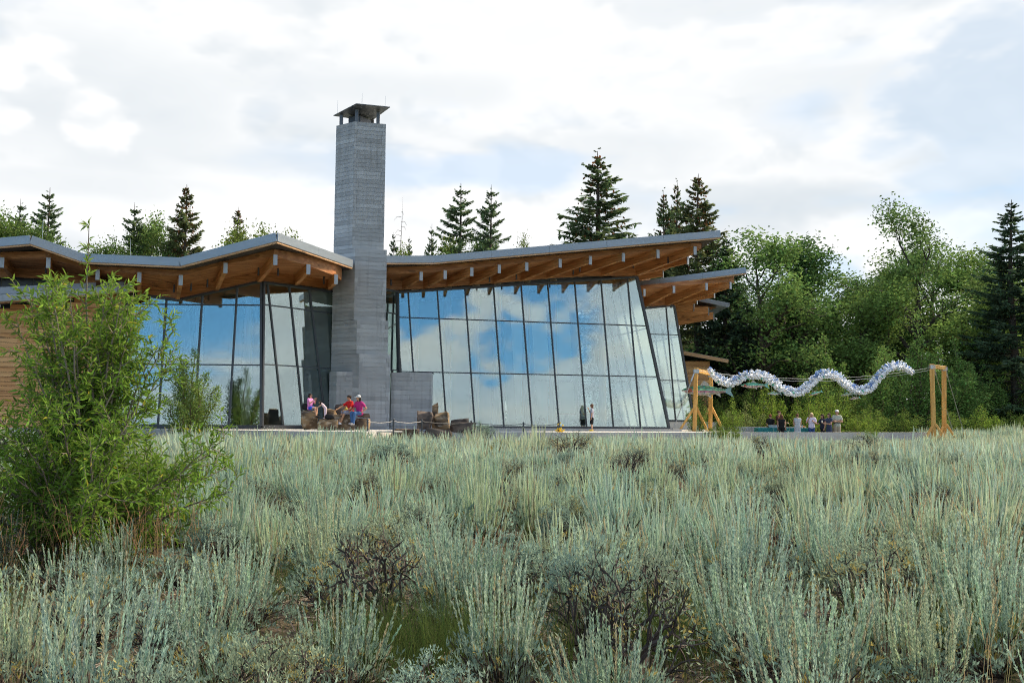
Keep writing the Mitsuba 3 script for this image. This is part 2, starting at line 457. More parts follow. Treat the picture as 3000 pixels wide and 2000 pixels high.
# curb under the glass
put('curb', prism([H1.at(-10, 0, 0.24)[:2], H1.at(5.5, 0, 0.24)[:2], H1.at(5.3, 0, -0.5)[:2], H1.at(-10, 0, -0.5)[:2]], ZR - 0.3, 1.065), 'pale_concrete', VC_)
put('sill', prism([H1.at(-10, 0, 0.12)[:2], H1.at(5.05, 0, 0.12)[:2], H1.at(5.0, 0, -0.4)[:2], H1.at(-10, 0, -0.4)[:2]], 1.066, 1.10), 'dark_metal', VC_)

# --- the hall behind it
H2 = Lean((10.56, 66.0, 1.5), DX, 2)
glass_wall('rear_hall_glass', H2, [(-6.5, 0), (1.27, 0), (0.03, 7.46), (-6.5, 6.6)], [(s, s - 0.44) for s in (-4.7, -3.15, -1.58, 0.0)], (2.58, 5.54), None,
           label='narrow slice of glass wall of the farther hall behind the tall hall')
put('curb', prism([H2.at(-6, 0, 0.6)[:2], H2.at(2.6, 0, 0.6)[:2], H2.at(2.2, 0, -1)[:2], H2.at(-6, 0, -1)[:2]], 0.2, 1.42), 'concrete_3', VC_)
H2S = hip(H2, (1.29, 0), (0.05, 7.46))
glass_wall('rear_side_glass', H2S, [(0.06, 0), (6, 0), (6, 7.6), (0.25, 7.5)], [(s, s) for s in (1.6, 3.1, 4.6)], (2.58, 5.54), None, 'frosted_glass')

# --- the left wing
LF = Lean((-10.95, 45.0, 1.15), (1, 0), 3)
glass_wall('entrance_glass_wall', LF, [(-6.8, 0), (0, 0), (-0.24, 6.44), (-3.92, 5.56), (-6.16, 5.86)], [(s, s + 0.1) for s in (-5.98, -4.52, -2.94, -1.41)], (2.69, 5.36), None, mw=0.085,
           label='left glass front with blue sky in its panes')
LS = Lean((-10.95, 45.0, 1.15), (0.559, 0.829), 3)
glass_wall('corner_glass_wall', LS, [(0.03, 0), (5.38, 0), (4.81, 6.44), (0.20, 6.40)], [(1.29, 0.50), (2.56, 1.82), (3.98, 3.10)], (2.73, 5.40), None, mw=0.085,
           label='receding glass wall left of the chimney that mirrors the seated people')
put('curb', prism([(-17.9, 44.78), (-10.90, 44.78), (-7.9, 49.8), (-8.4, 50.2), (-11.2, 45.6), (-17.9, 45.6)], ZT - 0.3, 1.10), 'dark_metal', VC_)


# --- inside: floors, back walls, log columns, daylight from the far side
def room(floor, z):
    put('floor', prism([p[:2] for p in floor], z - 0.25, z), 'interior_floor', VC_)


room([H1.at(-9.9, 0, -0.45), H1.at(4.5, 0, -0.45), H1.at(4.5, 0) + DIN * 11, H1.at(-9.9, 0) + DIN * 12], 1.12)
room([H2.at(-6, 0, -0.45), H2.at(1.0, 0, -0.45), H2.at(1.0, 0) + DIN * 9, H2.at(-6, 0) + DIN * 9], 1.5)
room([(-17.6, 45.5, 0), (-11, 45.6, 0), (-8.5, 50, 0), (-7.5, 58, 0), (-17.6, 58, 0)], 1.13)
BK = Lean(H1.at(0, 0) + DIN * 11.5, DX, 0)
wall_b = key('back_wall', VC_)
put('wall_panel', prism([BK.at(-10.3, 0)[:2], BK.at(-1.4, 0)[:2], BK.at(-1.4, 0, -0.25)[:2], BK.at(-10.3, 0, -0.25)[:2]], 1.1, 9.9), 'interior_wall', wall_b)
for s0 in (-1.2, 0.2, 1.8, 3.4):
    a, b = BK.at(s0 + 0.25, 0), BK.at(s0 - 0.35, 8.9)
    put('pier', bar(a, b, 0.55, 0.3, up=BK.n), 'cap_steel', wall_b)
for s0 in (-1.2, 0.2, 1.8):
    put('pane', sheet([BK.at(s0 + 0.3, 0.1, 0.1), BK.at(s0 + 1.9, 0.1, 0.1), BK.at(s0 + 1.5, 8.4, 0.1), BK.at(s0 - 0.1, 8.4, 0.1)]), 'frosted_glass', wall_b)
put('lintel', bar(BK.at(-1.4, 8.4), BK.at(4.6, 8.9), 1.1, 0.28, up=BK.n), 'interior_wall', wall_b)
put('transom', bar(BK.at(-1.4, 2.9), BK.at(4.6, 2.9), 0.12, 0.2, up=BK.n), 'cap_steel', wall_b)
for s0, off in ((-8.9, 3.2), (-7.0, 3.4), (-5.6, 2.6), (-4.2, 3.2), (-2.6, 2.8), (-1.15, 2.4), (2.2, 3.4)):
    b = H1.at(s0, 0) + DIN * off
    put('log_column', tube([b + A(0, 0, 0.0), b + A(0, 0, 4.2), b + A(0, 0, 8.3)], [0.25, 0.22, 0.19], 12), 'log_wood', VC_, smooth=50)
for s0 in (0.7, 2.1, 3.5):
    b = H1.at(s0, 0) + DIN * 5.5
    put('table_top', box(b + A(-0.55, -0.4, 0.7), b + A(0.55, 0.4, 0.76)), 'interior_wall', VC_)
    put('table_foot', box(b + A(-0.12, -0.12, 0.0), b + A(0.12, 0.12, 0.70)), 'cap_steel', VC_)
bl = key('left_back_wall', VC_)
put('wall_panel', box((-17.6, 56.0, 1.1), (-7.2, 56.3, 7.6)), 'interior_floor', bl)
put('wall_panel', box((-17.9, 45.9, 1.1), (-17.62, 56.3, 7.2)), 'interior_dark', bl)
put('partition', box((-15.6, 49.0, 1.13), (-12.9, 49.2, 3.7)), 'interior_dark', bl)
for x, y in ((-16.6, 47.2), (-14.6, 47.6), (-12.15, 47.0), (-10.2, 49.2)):
    put('log_column', tube([(x, y, 1.13), (x, y, 4), (x, y, 7.1)], [0.24, 0.21, 0.19], 12), 'log_wood', VC_, smooth=50)

# --- cedar clad block at the far left with its own low roof
ca, cb_ = A(-25.0, 41.3), A(-17.05, 45.0)
cd = unit(cb_ - ca)
cn = A(cd[1], -cd[0])
sid = key('siding', VC_)
for i in range(31):
    z0, z1 = 0.5 + i * 0.205, 0.5 + (i + 1) * 0.205
    zr = 5.75 + 1.24 * 1.0
    over = lambda z: -0.14 * (7.0 - z)                          # the right end leans
    L = float(np.linalg.norm(cb_ - ca))
    s_lo = max(0.0, (z1 - 5.55) / 1.45 * L) if z1 > 5.55 else 0.0
    s_hi = L + over(z0)
    if s_hi - s_lo < 0.3:
        continue
    cuts = [s_lo] + sorted(c for c in (rng.uniform(1.0, 3.4), rng.uniform(4.4, 7.2)) if s_lo + 0.4 < c < s_hi - 0.4) + [s_hi]
    for a, b in zip(cuts[:-1], cuts[1:]):
        p0, p1 = ca + cd * a, ca + cd * (b - 0.006)
        lift = 0.012 + rng.uniform(0, 0.012)
        v = [A(*(p + cn * o), z) for p in (p0, p1) for o, z in ((0.0, z0), (lift + 0.016, z0), (lift, z1 - 0.012), (0.0, z1 - 0.012))]
        f = [[0, 1, 2], [0, 2, 3], [4, 6, 5], [4, 7, 6], [0, 4, 5], [0, 5, 1], [1, 5, 6], [1, 6, 2], [2, 6, 7], [2, 7, 3]]
        put('plank', (np.array(v), np.array(f)), 'cedar_pale' if rng.random() < 0.45 else 'cedar', sid)
bk0, bk1 = ca - cn * 0.02, cb_ - cd * 0.15 - cn * 0.02
sv = [(0, 0.4), (8.0, 0.4), (L - 0.9, 0.4), (L - 0.12, 6.4), (L - 0.12, 6.75), (0, 5.45)]
put('sheathing', (np.array([A(*(ca + cd * a - cn * o), z) for o in (0.0, 0.18) for a, z in sv]), np.array([[0, 1, 2], [0, 2, 3], [0, 3, 4], [0, 4, 5], [8, 7, 6], [9, 8, 6], [10, 9, 6], [11, 10, 6], [2, 8, 9], [2, 9, 3], [3, 9, 10], [3, 10, 4]])), 'interior_dark', VC_)
q0, q1 = A(-25.4, 39.6, 5.75), A(-16.5, 44.2, 7.22)
lr = key('low_roof', VC_)
put('deck', slab([q0, q1, q1 + A(-1.4, 2.4, 0.12), q0 + A(-3.0, 6.4, 0.5)], 0.24), 'roof_metal', lr)
for i in range(4):
    a, b = q0 + (q1 - q0) * i / 4, q0 + (q1 - q0) * ((i + 1) / 4) - unit(q1 - q0) * 0.008
    o = A(*(cn * 0.02), 0)
    put('fascia', bar(a + o - A(0, 0, 0.13), b + o - A(0, 0, 0.13), 0.03, 0.27, up=(0, 0, 1)), 'fascia_metal', lr)
    put('trim', bar(a - o * 2 - A(0, 0, 0.295), b - o * 2 - A(0, 0, 0.295), 0.05, 0.05), 'trim_wood', lr)
    put('soffit', sheet([a + A(0.03, 0.05, -0.26), b + A(0.03, 0.05, -0.26), b + A(-0.6, 1.2, -0.26), a + A(-0.6, 1.2, -0.26)]), 'soffit_wood', lr)
# raised seam line further up that roof, and the dark clerestory behind
put('seam', bar(q0 + A(-0.8, 2.0, 0.55), q1 + A(-0.75, 1.0, 0.14), 0.12, 0.3), 'fascia_metal', lr)
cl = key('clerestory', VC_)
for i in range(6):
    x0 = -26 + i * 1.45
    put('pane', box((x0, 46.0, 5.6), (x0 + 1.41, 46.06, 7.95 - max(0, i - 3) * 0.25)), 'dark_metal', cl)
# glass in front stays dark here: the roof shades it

# ---------------------------------------------------------------- roofs, soffits and beams
def roof(name, eave, back, caps, walls, rim, wall_line, label, thick=0.30, wall_up=0.5, panels=3.0):
    r = tag(key(name, VC_), label)
    eave, back = [A(*p) for p in eave], [A(*p) for p in back]
    deck = MB()
    for i in range(len(eave) - 1):
        deck.add(*slab([eave[i], eave[i + 1], back[i + 1], back[i]], thick))
    put('deck', deck.mesh(), 'eave_dark', r)
    top = MB()
    for i in range(len(eave) - 1):
        up = A(0, 0, 0.004)
        top.add(*sheet([eave[i] + up, eave[i + 1] + up, back[i + 1] + up, back[i] + up]))
    put('roofing', top.mesh(), 'roof_metal', r)
    for a, b in zip(eave[:-1], eave[1:]):
        L = np.linalg.norm(b - a)
        n = max(1, round(L / panels))
        d = unit(b - a)
        o = unit(np.cross(d, A(0, 0, 1))) * 0.03
        for k in range(n):
            p, q = a + d * L * k / n, a + d * (L * (k + 1) / n - 0.01)
            put('fascia', bar(p + o - A(0, 0, thick / 2 - 0.02), q + o - A(0, 0, thick / 2 - 0.02), 0.04, thick + 0.05), 'fascia_metal', r)
            put('trim', bar(p - o - A(0, 0, thick + 0.045), q - o - A(0, 0, thick + 0.045), 0.10, 0.07), 'trim_wood', r)
    # wooden rim board under the metal edge, soffit panels, blocking over the glass
    rim, wl = [A(*p) for p in rim], [A(*p) for p in wall_line]
    for i in range(len(rim) - 1):
        a, b = rim[i], rim[i + 1]
        zt = lambda p: deck_z(p, eave, back) - thick - 0.003
        v = np.array([a, b, A(b[0], b[1], max(zt(b), b[2] + 0.05)), A(a[0], a[1], max(zt(a), a[2] + 0.05))])
        inn = unit(np.cross(A(0, 0, 1), unit(b - a))) * 0.07
        vv = np.vstack([v, v + inn])
        put('rim_board', (vv, np.array([[0, 1, 2], [0, 2, 3], [4, 6, 5], [4, 7, 6], [0, 4, 5], [0, 5, 1]])), 'soffit_wood', r)
        w0, w1 = wl[i], wl[i + 1]
        m0, m1 = (a + w0) / 2, (b + w1) / 2
        g = 0.004
        for k in range(2):
            p0, p1, p2, p3 = (a, b, m1, m0) if k == 0 else (m0, m1, w1, w0)
            put('soffit_panel', sheet([p0 + A(0, 0, g), p1 + A(0, 0, g), p2 + A(0, 0, g), p3 + A(0, 0, g)]), 'soffit_wood', r)
        lo = A(0, 0, wall_up)
        put('blocking', (np.vstack([[w0, w1, w1 - lo, w0 - lo], A(0, 0.12, 0) + np.array([w0, w1, w1 - lo, w0 - lo])]), np.array([[0, 3, 2], [0, 2, 1], [4, 6, 7], [4, 5, 6], [3, 7, 6], [3, 6, 2]])), 'beam_wood', r)
    for c, w in zip(caps, walls):
        c, w = A(*c), A(*w)
        d = unit(c - w)
        put('beam', bar(w - A(0, 0, 0.04) - d * 0.3, c, 0.17, 0.52, h2=0.40), 'beam_wood', r)
        put('beam_end_cap', box_at(c, d, 0.165, 0.05, 0.43), 'cap_steel', r)
    return r


def box_at(c, d, w, l, h):
    d = unit(A(d[0], d[1], 0))
    return bar(c - d * 0.01, c + d * l, w, h)


def deck_z(p, eave, back):
    """Height of the folded roof over a plan point: the fold whose strip holds it."""
    best, bz = 9e9, 0
    for i in range(len(eave) - 1):
        e0, e1, b0 = eave[i], eave[i + 1], back[i]
        M = np.array([[e1[0] - e0[0], b0[0] - e0[0]], [e1[1] - e0[1], b0[1] - e0[1]]])
        s, t = np.linalg.solve(M, A(p[0] - e0[0], p[1] - e0[1]))
        off = max(0, -s, s - 1)
        if off < best:
            best, bz = off, e0[2] + s * (e1[2] - e0[2]) + t * (b0[2] - e0[2])
    return bz


CAPS1 = [(-4.57, 50.70, 8.60), (-3.38, 50.80, 8.70), (-2.06, 50.90, 8.87), (-0.68, 51.00, 9.04), (0.69, 51.10, 9.19), (2.38, 51.20, 9.39), (3.91, 51.30, 9.57), (5.59, 51.40, 9.75), (7.35, 51.50, 9.96), (9.25, 51.60, 10.16)]
WALL1 = [(-5.68,53.02,8.26),(-4.59,53.33,8.35),(-3.40,53.67,8.53),(-2.19,54.01,8.67),(-0.97,54.36,8.81),(0.53,54.79,9.01),(1.92,55.19,9.21),(3.37,55.60,9.36),(4.98,56.06,9.49),(6.93,56.61,9.60)]
sof = lambda p, up: A(p[0], p[1], p[2] + up)
rim1 = [(-7.6, 50.5, 8.62)] + [sof(A(*c) + unit(A(*w) - A(*c)) * A(1, 1, 0) * 0.32, 0.22) for c, w in zip(CAPS1, WALL1)] + [(9.72, 52.3, 10.40)]
wl1 = [(-7.3, 52.6, 8.62)] + [sof(w, 0.46) for w in WALL1] + [(7.05, 56.68, 10.10)]
EAVE1 = [(-6.75, 49.2, 9.33), (-3.92, 50.3, 9.53), (10.44, 51.0, 11.06)]
BACK1 = [(-10.4, 64.5, 8.9), (-6.6, 66.0, 9.1), (8.6, 66.8, 10.9)]
R1 = roof('hall_roof', EAVE1, BACK1, CAPS1, [sof(w, 0.25) for w in WALL1], rim1, wl1, 'long rising grey roof edge over the tall glass hall')
# right-hand eave of that roof: soffit, rim and beams that run out sideways
s_rim = [(9.75, 52.3, 10.40), (9.25, 59.0, 10.42), (8.55, 66.3, 10.42)]
s_wal = [(7.02, 56.7, 10.10), (6.3, 60.5, 10.15), (5.1, 66.5, 10.2)]
for i in range(2):
    a, b, w1, w0 = (A(*p) for p in (s_rim[i], s_rim[i + 1], s_wal[i + 1], s_wal[i]))
    put('soffit_panel', sheet([a, b, w1, w0]), 'soffit_wood', R1)
    zt = lambda p: deck_z(p, [A(*x) for x in EAVE1], [A(*x) for x in BACK1]) - 0.303
    put('rim_board', (np.array([a, b, A(b[0], b[1], zt(b)), A(a[0], a[1], zt(a))]), np.array([[0, 1, 2], [0, 2, 3]])), 'soffit_wood', R1)
    put('blocking', sheet([w0, w1, w1 - A(0, 0, 0.55), w0 - A(0, 0, 0.55)]), 'beam_wood', R1)
for c, w in (((9.50, 55.2, 10.20), (7.0, 57.6, 9.92)), ((8.93, 60.4, 10.18), (6.3, 61.2, 9.95)), ((8.28, 65.5, 10.20), (5.4, 65.9, 9.95))):
    d = unit(A(*c) - A(*w))
    put('beam', bar(A(*w) - d * 0.3, c, 0.17, 0.52, h2=0.40), 'beam_wood', R1)
    put('beam_end_cap', box_at(A(*c), d, 0.165, 0.05, 0.43), 'cap_steel', R1)

CAPS2 = [(8.1, 62.6, 9.33), (9.90, 62.5, 9.53), (11.89, 62.4, 9.71), (13.40, 62.6, 9.82)]
WALL2 = [(6.6, 65.2, 8.72), (8.58, 65.72, 8.84), (10.0, 66.12, 8.94), (10.50, 66.26, 8.98)]
EAVE2 = [(6.6, 63.7, 9.95), (14.25, 62.0, 10.83)]
BACK2 = [(4.0, 75.0, 9.6), (12.6, 76.0, 10.7)]
rim2 = [(6.9, 63.2, 9.45)] + [sof(A(*c) + unit(A(*w) - A(*c)) * A(1, 1, 0) * 0.32, 0.22) for c, w in zip(CAPS2, WALL2)] + [(13.75, 63.1, 10.06)]
wl2 = [(5.0, 64.8, 9.05)] + [sof(w, 0.50) for w in WALL2] + [(10.62, 66.3, 9.5)]
R2 = roof('rear_hall_roof', EAVE2, BACK2, CAPS2, [sof(w, 0.25) for w in WALL2], rim2, wl2, 'second grey roof edge, lower and farther right than the tall hall roof')
put('soffit_panel', sheet([(13.75, 63.1, 10.06), (12.3, 73.0, 10.1), (9.6, 73.0, 9.7), (10.62, 66.3, 9.5)]), 'soffit_wood', R2)
put('rim_board', sheet([(13.75, 63.1, 10.06), (12.3, 73.0, 10.1), (12.3, 73.0, 10.4), (13.75, 63.1, 10.5)]), 'soffit_wood', R2)
for c, w in (((13.07, 66.0, 9.63), (10.5, 67.4, 9.35)), ((12.6, 69.6, 9.63), (10.0, 71.2, 9.40))):
    d = unit(A(*c) - A(*w))
    put('beam', bar(A(*w) - d * 0.3, c, 0.17, 0.52, h2=0.40), 'beam_wood', R2)
    put('beam_end_cap', box_at(A(*c), d, 0.165, 0.05, 0.43), 'cap_steel', R2)
# third roof end, light grey and sloping the other way
R3 = tag(key('end_roof', VC_), 'small pale roof end that slopes down to the right under the second roof')
put('deck', slab([(12.6, 73.9, 10.62), (13.55, 73.6, 10.38), (15.25, 71.8, 9.75), (15.3, 76.5, 9.7), (12.2, 79, 10.6)], 0.22), 'cap_steel', R3)
put('fascia', bar((13.5, 73.57, 10.24), (15.28, 71.76, 9.61), 0.05, 0.30), 'cap_steel', R3)
put('soffit_panel', sheet([(12.0, 74.3, 10.0), (14.6, 72.6, 9.55), (14.4, 77, 9.6), (11.2, 78, 9.8)]), 'soffit_wood', R3)
for c, w in (((13.0, 73.0, 9.55), (9.8, 74.2, 9.2)), ((14.0, 72.7, 9.25), (10.2, 74.2, 8.95)), ((14.4, 72.9, 8.85), (10.3, 74.6, 8.45))):
    d = unit(A(*c) - A(*w))
    put('beam', bar(w, c, 0.2, 0.75, h2=0.5), 'beam_wood', R3)
    put('beam_end_cap', box_at(A(*c), d, 0.22, 0.05, 0.55), 'galvanised', R3)

CAPSL = [(-21.36, 42.5, 7.90), (-19.29, 42.2, 7.86), (-17.55, 43.0, 7.49), (-15.64, 42.6, 7.34), (-13.83, 42.4, 7.21), (-11.87, 42.0, 7.68), (-9.73, 41.6, 7.98), (-8.75, 43.5, 7.87), (-7.95, 45.8, 7.75)]
WALLL = [(-22.31,45.34,7.70),(-20.56,45.34,7.61),(-18.44,45.32,7.24),(-16.60,45.30,6.94),(-14.89,45.30,6.78),(-13.18,45.31,7.18),(-11.30,45.34,7.60),(-10.00,47.02,7.69),(-8.81,48.79,7.70)]
EAVEL = [(-26.5, 42.6, 8.42), (-19.63, 41.30, 8.81), (-17.86, 42.2, 8.22), (-13.57, 41.5, 7.98), (-9.43, 40.5, 8.87), (-7.5, 47.4, 8.85)]
BACKL = [(-26.5, 60.0, 8.3), (-20.3, 60.0, 8.7), (-18.4, 60.0, 8.1), (-14.6, 60.0, 7.9), (-11.8, 60.0, 8.6), (-10.6, 60.5, 8.4)]
rimL = [(-25.5, 43.2, 7.95)] + [sof(A(*c) + unit(A(*w) - A(*c)) * A(1, 1, 0) * 0.35, 0.22) for c, w in zip(CAPSL, WALLL)] + [(-8.0, 47.6, 7.98)]
wlL = [(-26.0, 45.34, 7.9)] + [sof(w, 0.40) for w in WALLL] + [(-8.35, 49.5, 8.12)]
RL = roof('wing_roof', EAVEL, BACKL, CAPSL, [sof(w, 0.22) for w in WALLL], rimL, wlL, 'zigzag folded grey roof of the left wing', wall_up=0.42)
# small dark lamps under the soffits
for x, y, z in ((-6.2, 51.9, 8.62), (-4.3, 52.6, 8.70), (-1.2, 53.0, 8.98), (0.2, 53.3, 9.15), (3.2, 53.6, 9.5), (3.5, 52.9, 9.55), (6.4, 53.9, 9.92), (8.2, 53.6, 10.15), (-14.7, 44.2, 7.26), (-13.9, 44.0, 7.3), (-13.2, 44.0, 7.48), (-10.9, 43.6, 7.95), (-10.2, 44.2, 8.02), (-9.3, 45.2, 8.05), (-8.7, 46.9, 8.02), (-20.2, 44.0, 8.02)):
    put('soffit_lamp', MB().add(*tube([(x, y, z), (x, y, z - 0.34)], [0.035, 0.045], 8)).mesh(), 'dark_metal', VC_)
# lightning rods on the roof edges
for x, y, z in ((-19.3, 41.6, 8.8), (-15.9, 42.2, 8.1)):
    put('lightning_rod', tube([(x, y, z), (x, y, z + 0.8)], [0.012, 0.008], 5), 'galvanised', VC_)

# ---------------------------------------------------------------- chimney of board-marked concrete courses
CH = tag(key('chimney', VC_), 'tall grey concrete chimney stepped towards its foot, with a flat steel hood')
TIERS = [((-7.109, 47.634), (-5.702, 48.042), ZT - 0.25, 4.536), ((-7.262, 47.736), (-5.845, 48.144), 4.536, 6.127), ((-7.426, 47.838), (-5.987, 48.246), 6.127, 9.523), ((-7.589, 47.94), (-6.151, 48.348), 9.523, 15.633)]
CL, CBL, CBR = A(-8.60, 48.715), A(-8.72, 50.3), A(-6.63, 50.6)


def inset(a, b, c, w):
    """Corner b of the outline a-b-c moved inwards by w (outline counter-clockwise)."""
    d1, d2 = unit(b - a), unit(c - b)
    n1, n2 = A(-d1[1], d1[0]), A(-d2[1], d2[0])
    return b + (n1 + n2) * w / (1 + n1 @ n2)


def course(parent, pts, z0, z1, split, th=0.12, jit=0.010):
    """One course of boards over the open outline pts (left to right as seen from outside)."""
    for i in range(len(pts) - 1):
        a, b = pts[i], pts[i + 1]
        d = unit(b - a)
        n = A(-d[1], d[0])
        L = np.linalg.norm(b - a)
        cuts = [0, L]
        if split and i == len(pts) - 2:
            cuts = [0, 0.11 + 0.04 * (split % 2), L - 0.10 - 0.05 * (split % 3), L] if split < 6 else [0, L * (0.45 + 0.05 * (split % 4)), L]
        ai = a + n * th if i == 0 else inset(pts[i - 1], a, b, th)
        bi = b + n * th if i == len(pts) - 2 else inset(a, b, pts[i + 2], th)
        for u, w in zip(cuts[:-1], cuts[1:]):
            o = -n * rng.uniform(0, jit)
            p, q = a + d * (u + (0.005 if u else 0)), a + d * (w - (0.005 if w < L else 0))
            pi, qi = (ai if u == 0 else p + n * th), (bi if w == L else q + n * th)
            put('board', prism([p + o, q + o, qi, pi], z0, z1 - 0.011), f'concrete_{rng.integers(0, 4)}', parent)


for k, (M, R, z0, z1) in enumerate(TIERS):
    M, R = A(*M), A(*R)
    n = max(1, round((z1 - z0) / 0.2))
    dM = M - A(-7.59, 47.94)
    L = CL + dM * 0.0
    for i in range(n):
        course(CH, [L, M, R], z0 + (z1 - z0) * i / n, z0 + (z1 - z0) * (i + 1) / n, int(rng.integers(1, 6)) if rng.random() < 0.52 else 0)
    put('core', prism([L + A(0.03, 0.04), inset(L, M, R, 0.018), R + A(-0.02, 0.015), CBR, CBL], z0 - 0.001, z1 - 0.014), 'concrete_0', CH)
hm, hl, hrr, hb = A(-7.46, 47.45), A(-8.80, 48.95), A(-5.92, 47.95), A(-7.14, 50.1)
put('hood', prism([hl, hm, hrr, hb], [16.18, 16.32, 16.32, 16.24], [16.215, 16.355, 16.355, 16.275]), 'flue_steel', CH)
for x, y in ((-7.50, 48.06), (-6.52, 48.37), (-8.36, 48.78), (-7.85, 49.6), (-7.0, 49.8)):
    put('hood_post', box((x - 0.10, y - 0.05, 15.60), (x + 0.06, y + 0.07, 16.25)), 'flue_steel', CH)
put('flue', prism([(-8.05, 48.9), (-7.45, 48.7), (-7.05, 49.6), (-7.75, 49.8)], 15.6, 16.15), 'dark_metal', CH)
for x, y in ((-7.25, 47.85), (-6.2, 48.25), (-8.6, 49.0)):
    put('lightning_rod', tube([(x, y, 16.25), (x, y, 16.98)], [0.010, 0.006], 5), 'galvanised', CH)

t = thing('concrete_wall', 'grey board-marked concrete wall right of the chimney foot', 'wall')
for i in range(14):
    z0 = ZT - 0.25 + i * 0.210
    course(t, [A(-5.69, 48.37), A(-3.77, 48.25), A(-3.73, 48.7)][:2], z0, z0 + 0.210, int(rng.integers(6, 10)) if rng.random() < 0.7 else 0)
put('core', prism([(-5.68, 48.42), (-3.79, 48.28), (-3.75, 48.8), (-5.6, 48.9)], ZT - 0.3, 3.68), 'concrete_1', t)
t = thing('concrete_wall', 'small grey concrete block between the chimney and the dark glass corner', 'wall')
for i in range(13):
    z0 = ZT - 0.2 + i * 0.222
    course(t, [A(-8.63, 48.5), A(-8.18, 47.84), A(-7.24, 47.87)], z0, z0 + 0.222, int(rng.integers(6, 10)) if rng.random() < 0.3 else 0)
put('core', prism([(-8.58, 48.53), (-8.16, 47.88), (-7.44, 47.92), (-7.44, 48.5)], ZT - 0.3, 3.68), 'concrete_1', t)
put('flashing', prism([(-5.5, 52.2), (-4.0, 52.0), (-4.0, 52.5), (-5.5, 52.6)], 3.78, 3.86), 'dark_metal', VC_)

# --- small cedar building beyond the halls
sh = thing('cedar_shed', 'low orange cedar building with a sloping grey roof behind the timber frame', 'building')
for i in range(11):
    z0 = 0.4 + i * 0.52
    for x0, x1 in ((9.5, 12.4), (12.41, 15.1)):
        x1b = x1
        zt = lambda x: 6.35 - (x - 13.2) * 0.19
        top = min(z0 + 0.51, zt(x1))
        if top > z0 + 0.1:
            put('plank', prism([(x0, 78.0), (x1 - 0.01, 78.0), (x1 - 0.01, 78.2), (x0, 78.2)], z0, top), 'cedar_pale' if (i + int(x0)) % 2 else 'cedar', sh)
put('wall', box((9.5, 78.2, 0.3), (15.0, 84, 5.9)), 'interior_dark', sh)
put('roof', slab([(9.3, 77.0, 7.35), (16.3, 77.0, 6.10), (16.3, 86, 6.3), (9.3, 86, 7.5)], 0.16), 'roof_metal', sh)
put('fascia', bar((9.3, 76.97, 7.20), (16.3, 76.97, 5.95), 0.05, 0.26), 'trim_wood', sh)

# ---------------------------------------------------------------- boulders, rope fence, bench
def boulder(c, size, seed, flat=0.0):
    """A rough split block: hull of jittered points, subdivided and roughened."""
    r = np.random.default_rng(seed)
    p = r.uniform(-1, 1, (26, 3))
    p = np.sign(p) * np.abs(p) ** 0.45
    p *= A(*size) / 2 * r.uniform(0.86, 1.0, (26, 1))
    h = trimesh.convex.convex_hull(p)
    v, f = trimesh.remesh.subdivide_to_size(h.vertices, h.faces, max(size) / 7)
    m = trimesh.Trimesh(v, f, process=True)
    n = meshkit.fbm(m.vertices * 5.0 + seed, 3, seed) - 0.5
    v = m.vertices + m.vertex_normals * (n[:, None] * 0.10 * min(size))
    a = r.uniform(0, 6.28)
    a = r.uniform(-0.25, 0.25)
    R = A([math.cos(a), -math.sin(a), 0], [math.sin(a), math.cos(a), 0], [0, 0, 1])
    return v @ R.T + A(*c), m.faces


BOULDERS = [  # centre, size, material, label
    ((-8.82, 44.85, 1.45), (0.80, 0.75, 0.92), 'tan_rock', 'tan boulder the girl with the camera sits on, leftmost of the seat stones'),
    ((-7.85, 44.0, 1.26), (0.98, 0.55, 0.52), 'tan_rock', 'low flat stone in front, with the small black bag on it'),
    ((-8.02, 45.55, 1.50), (0.62, 0.6, 1.0), 'tan_rock', 'upright tan stone behind the child in white'),
    ((-7.58, 46.05, 1.62), (0.74, 0.5, 1.30), 'dark_rock', 'dark upright stone against the small concrete block'),
    ((-7.30, 44.75, 1.36), (1.10, 0.72, 0.76), 'tan_rock', 'brown stone slab under the man in the red shirt'),
    ((-6.48, 44.85, 1.30), (0.60, 0.60, 0.58), 'tan_rock', 'tan stone at the right end of the seat stones'),
    ((-6.48, 44.83, 1.655), (0.68, 0.66, 0.22), 'dark_rock', 'grey cap stone lying on the right end seat stone'),
    ((-3.90, 46.2, 1.46), (0.82, 0.6, 0.95), 'dark_rock', 'dark block in front of the long concrete wall'),
    ((-3.14, 46.45, 1.44), (0.80, 0.6, 0.92), 'tan_rock', 'pale tan boulder right of the dark block by the long concrete wall'),
    ((-3.50, 47.1, 1.60), (0.34, 0.34, 1.45), 'tan_rock', 'thin upright stone at the right end of the long concrete wall'),
    ((-2.40, 47.4, 1.28), (0.90, 0.5, 0.70), 'dark_rock', 'upper dark slab of the pair right of the pale boulder'),
    ((-2.20, 47.0, 1.14), (1.25, 0.5, 0.52), 'dark_rock', 'lower dark slab of the pair right of the pale boulder'),
    ((-4.55, 44.3, 0.82), (1.45, 0.6, 0.66), 'tan_rock', 'long rust brown slab low on the ground behind the rope fence'),
    ((-3.25, 44.9, 0.85), (1.40, 0.6, 0.66), 'dark_rock', 'long dark slab low on the ground behind the rope fence'),
]
for i, (c, s, m, lab) in enumerate(BOULDERS):
    tag(put('boulder', boulder(c, s, 50 + i), m, smooth=24), lab, 'boulder')
tag(put('boulder', boulder((1.62, 56.3, 1.38), (0.42, 0.4, 0.62), 90), 'tan_rock', smooth=24), 'round tan stone standing indoors behind the tall glass front', 'boulder')

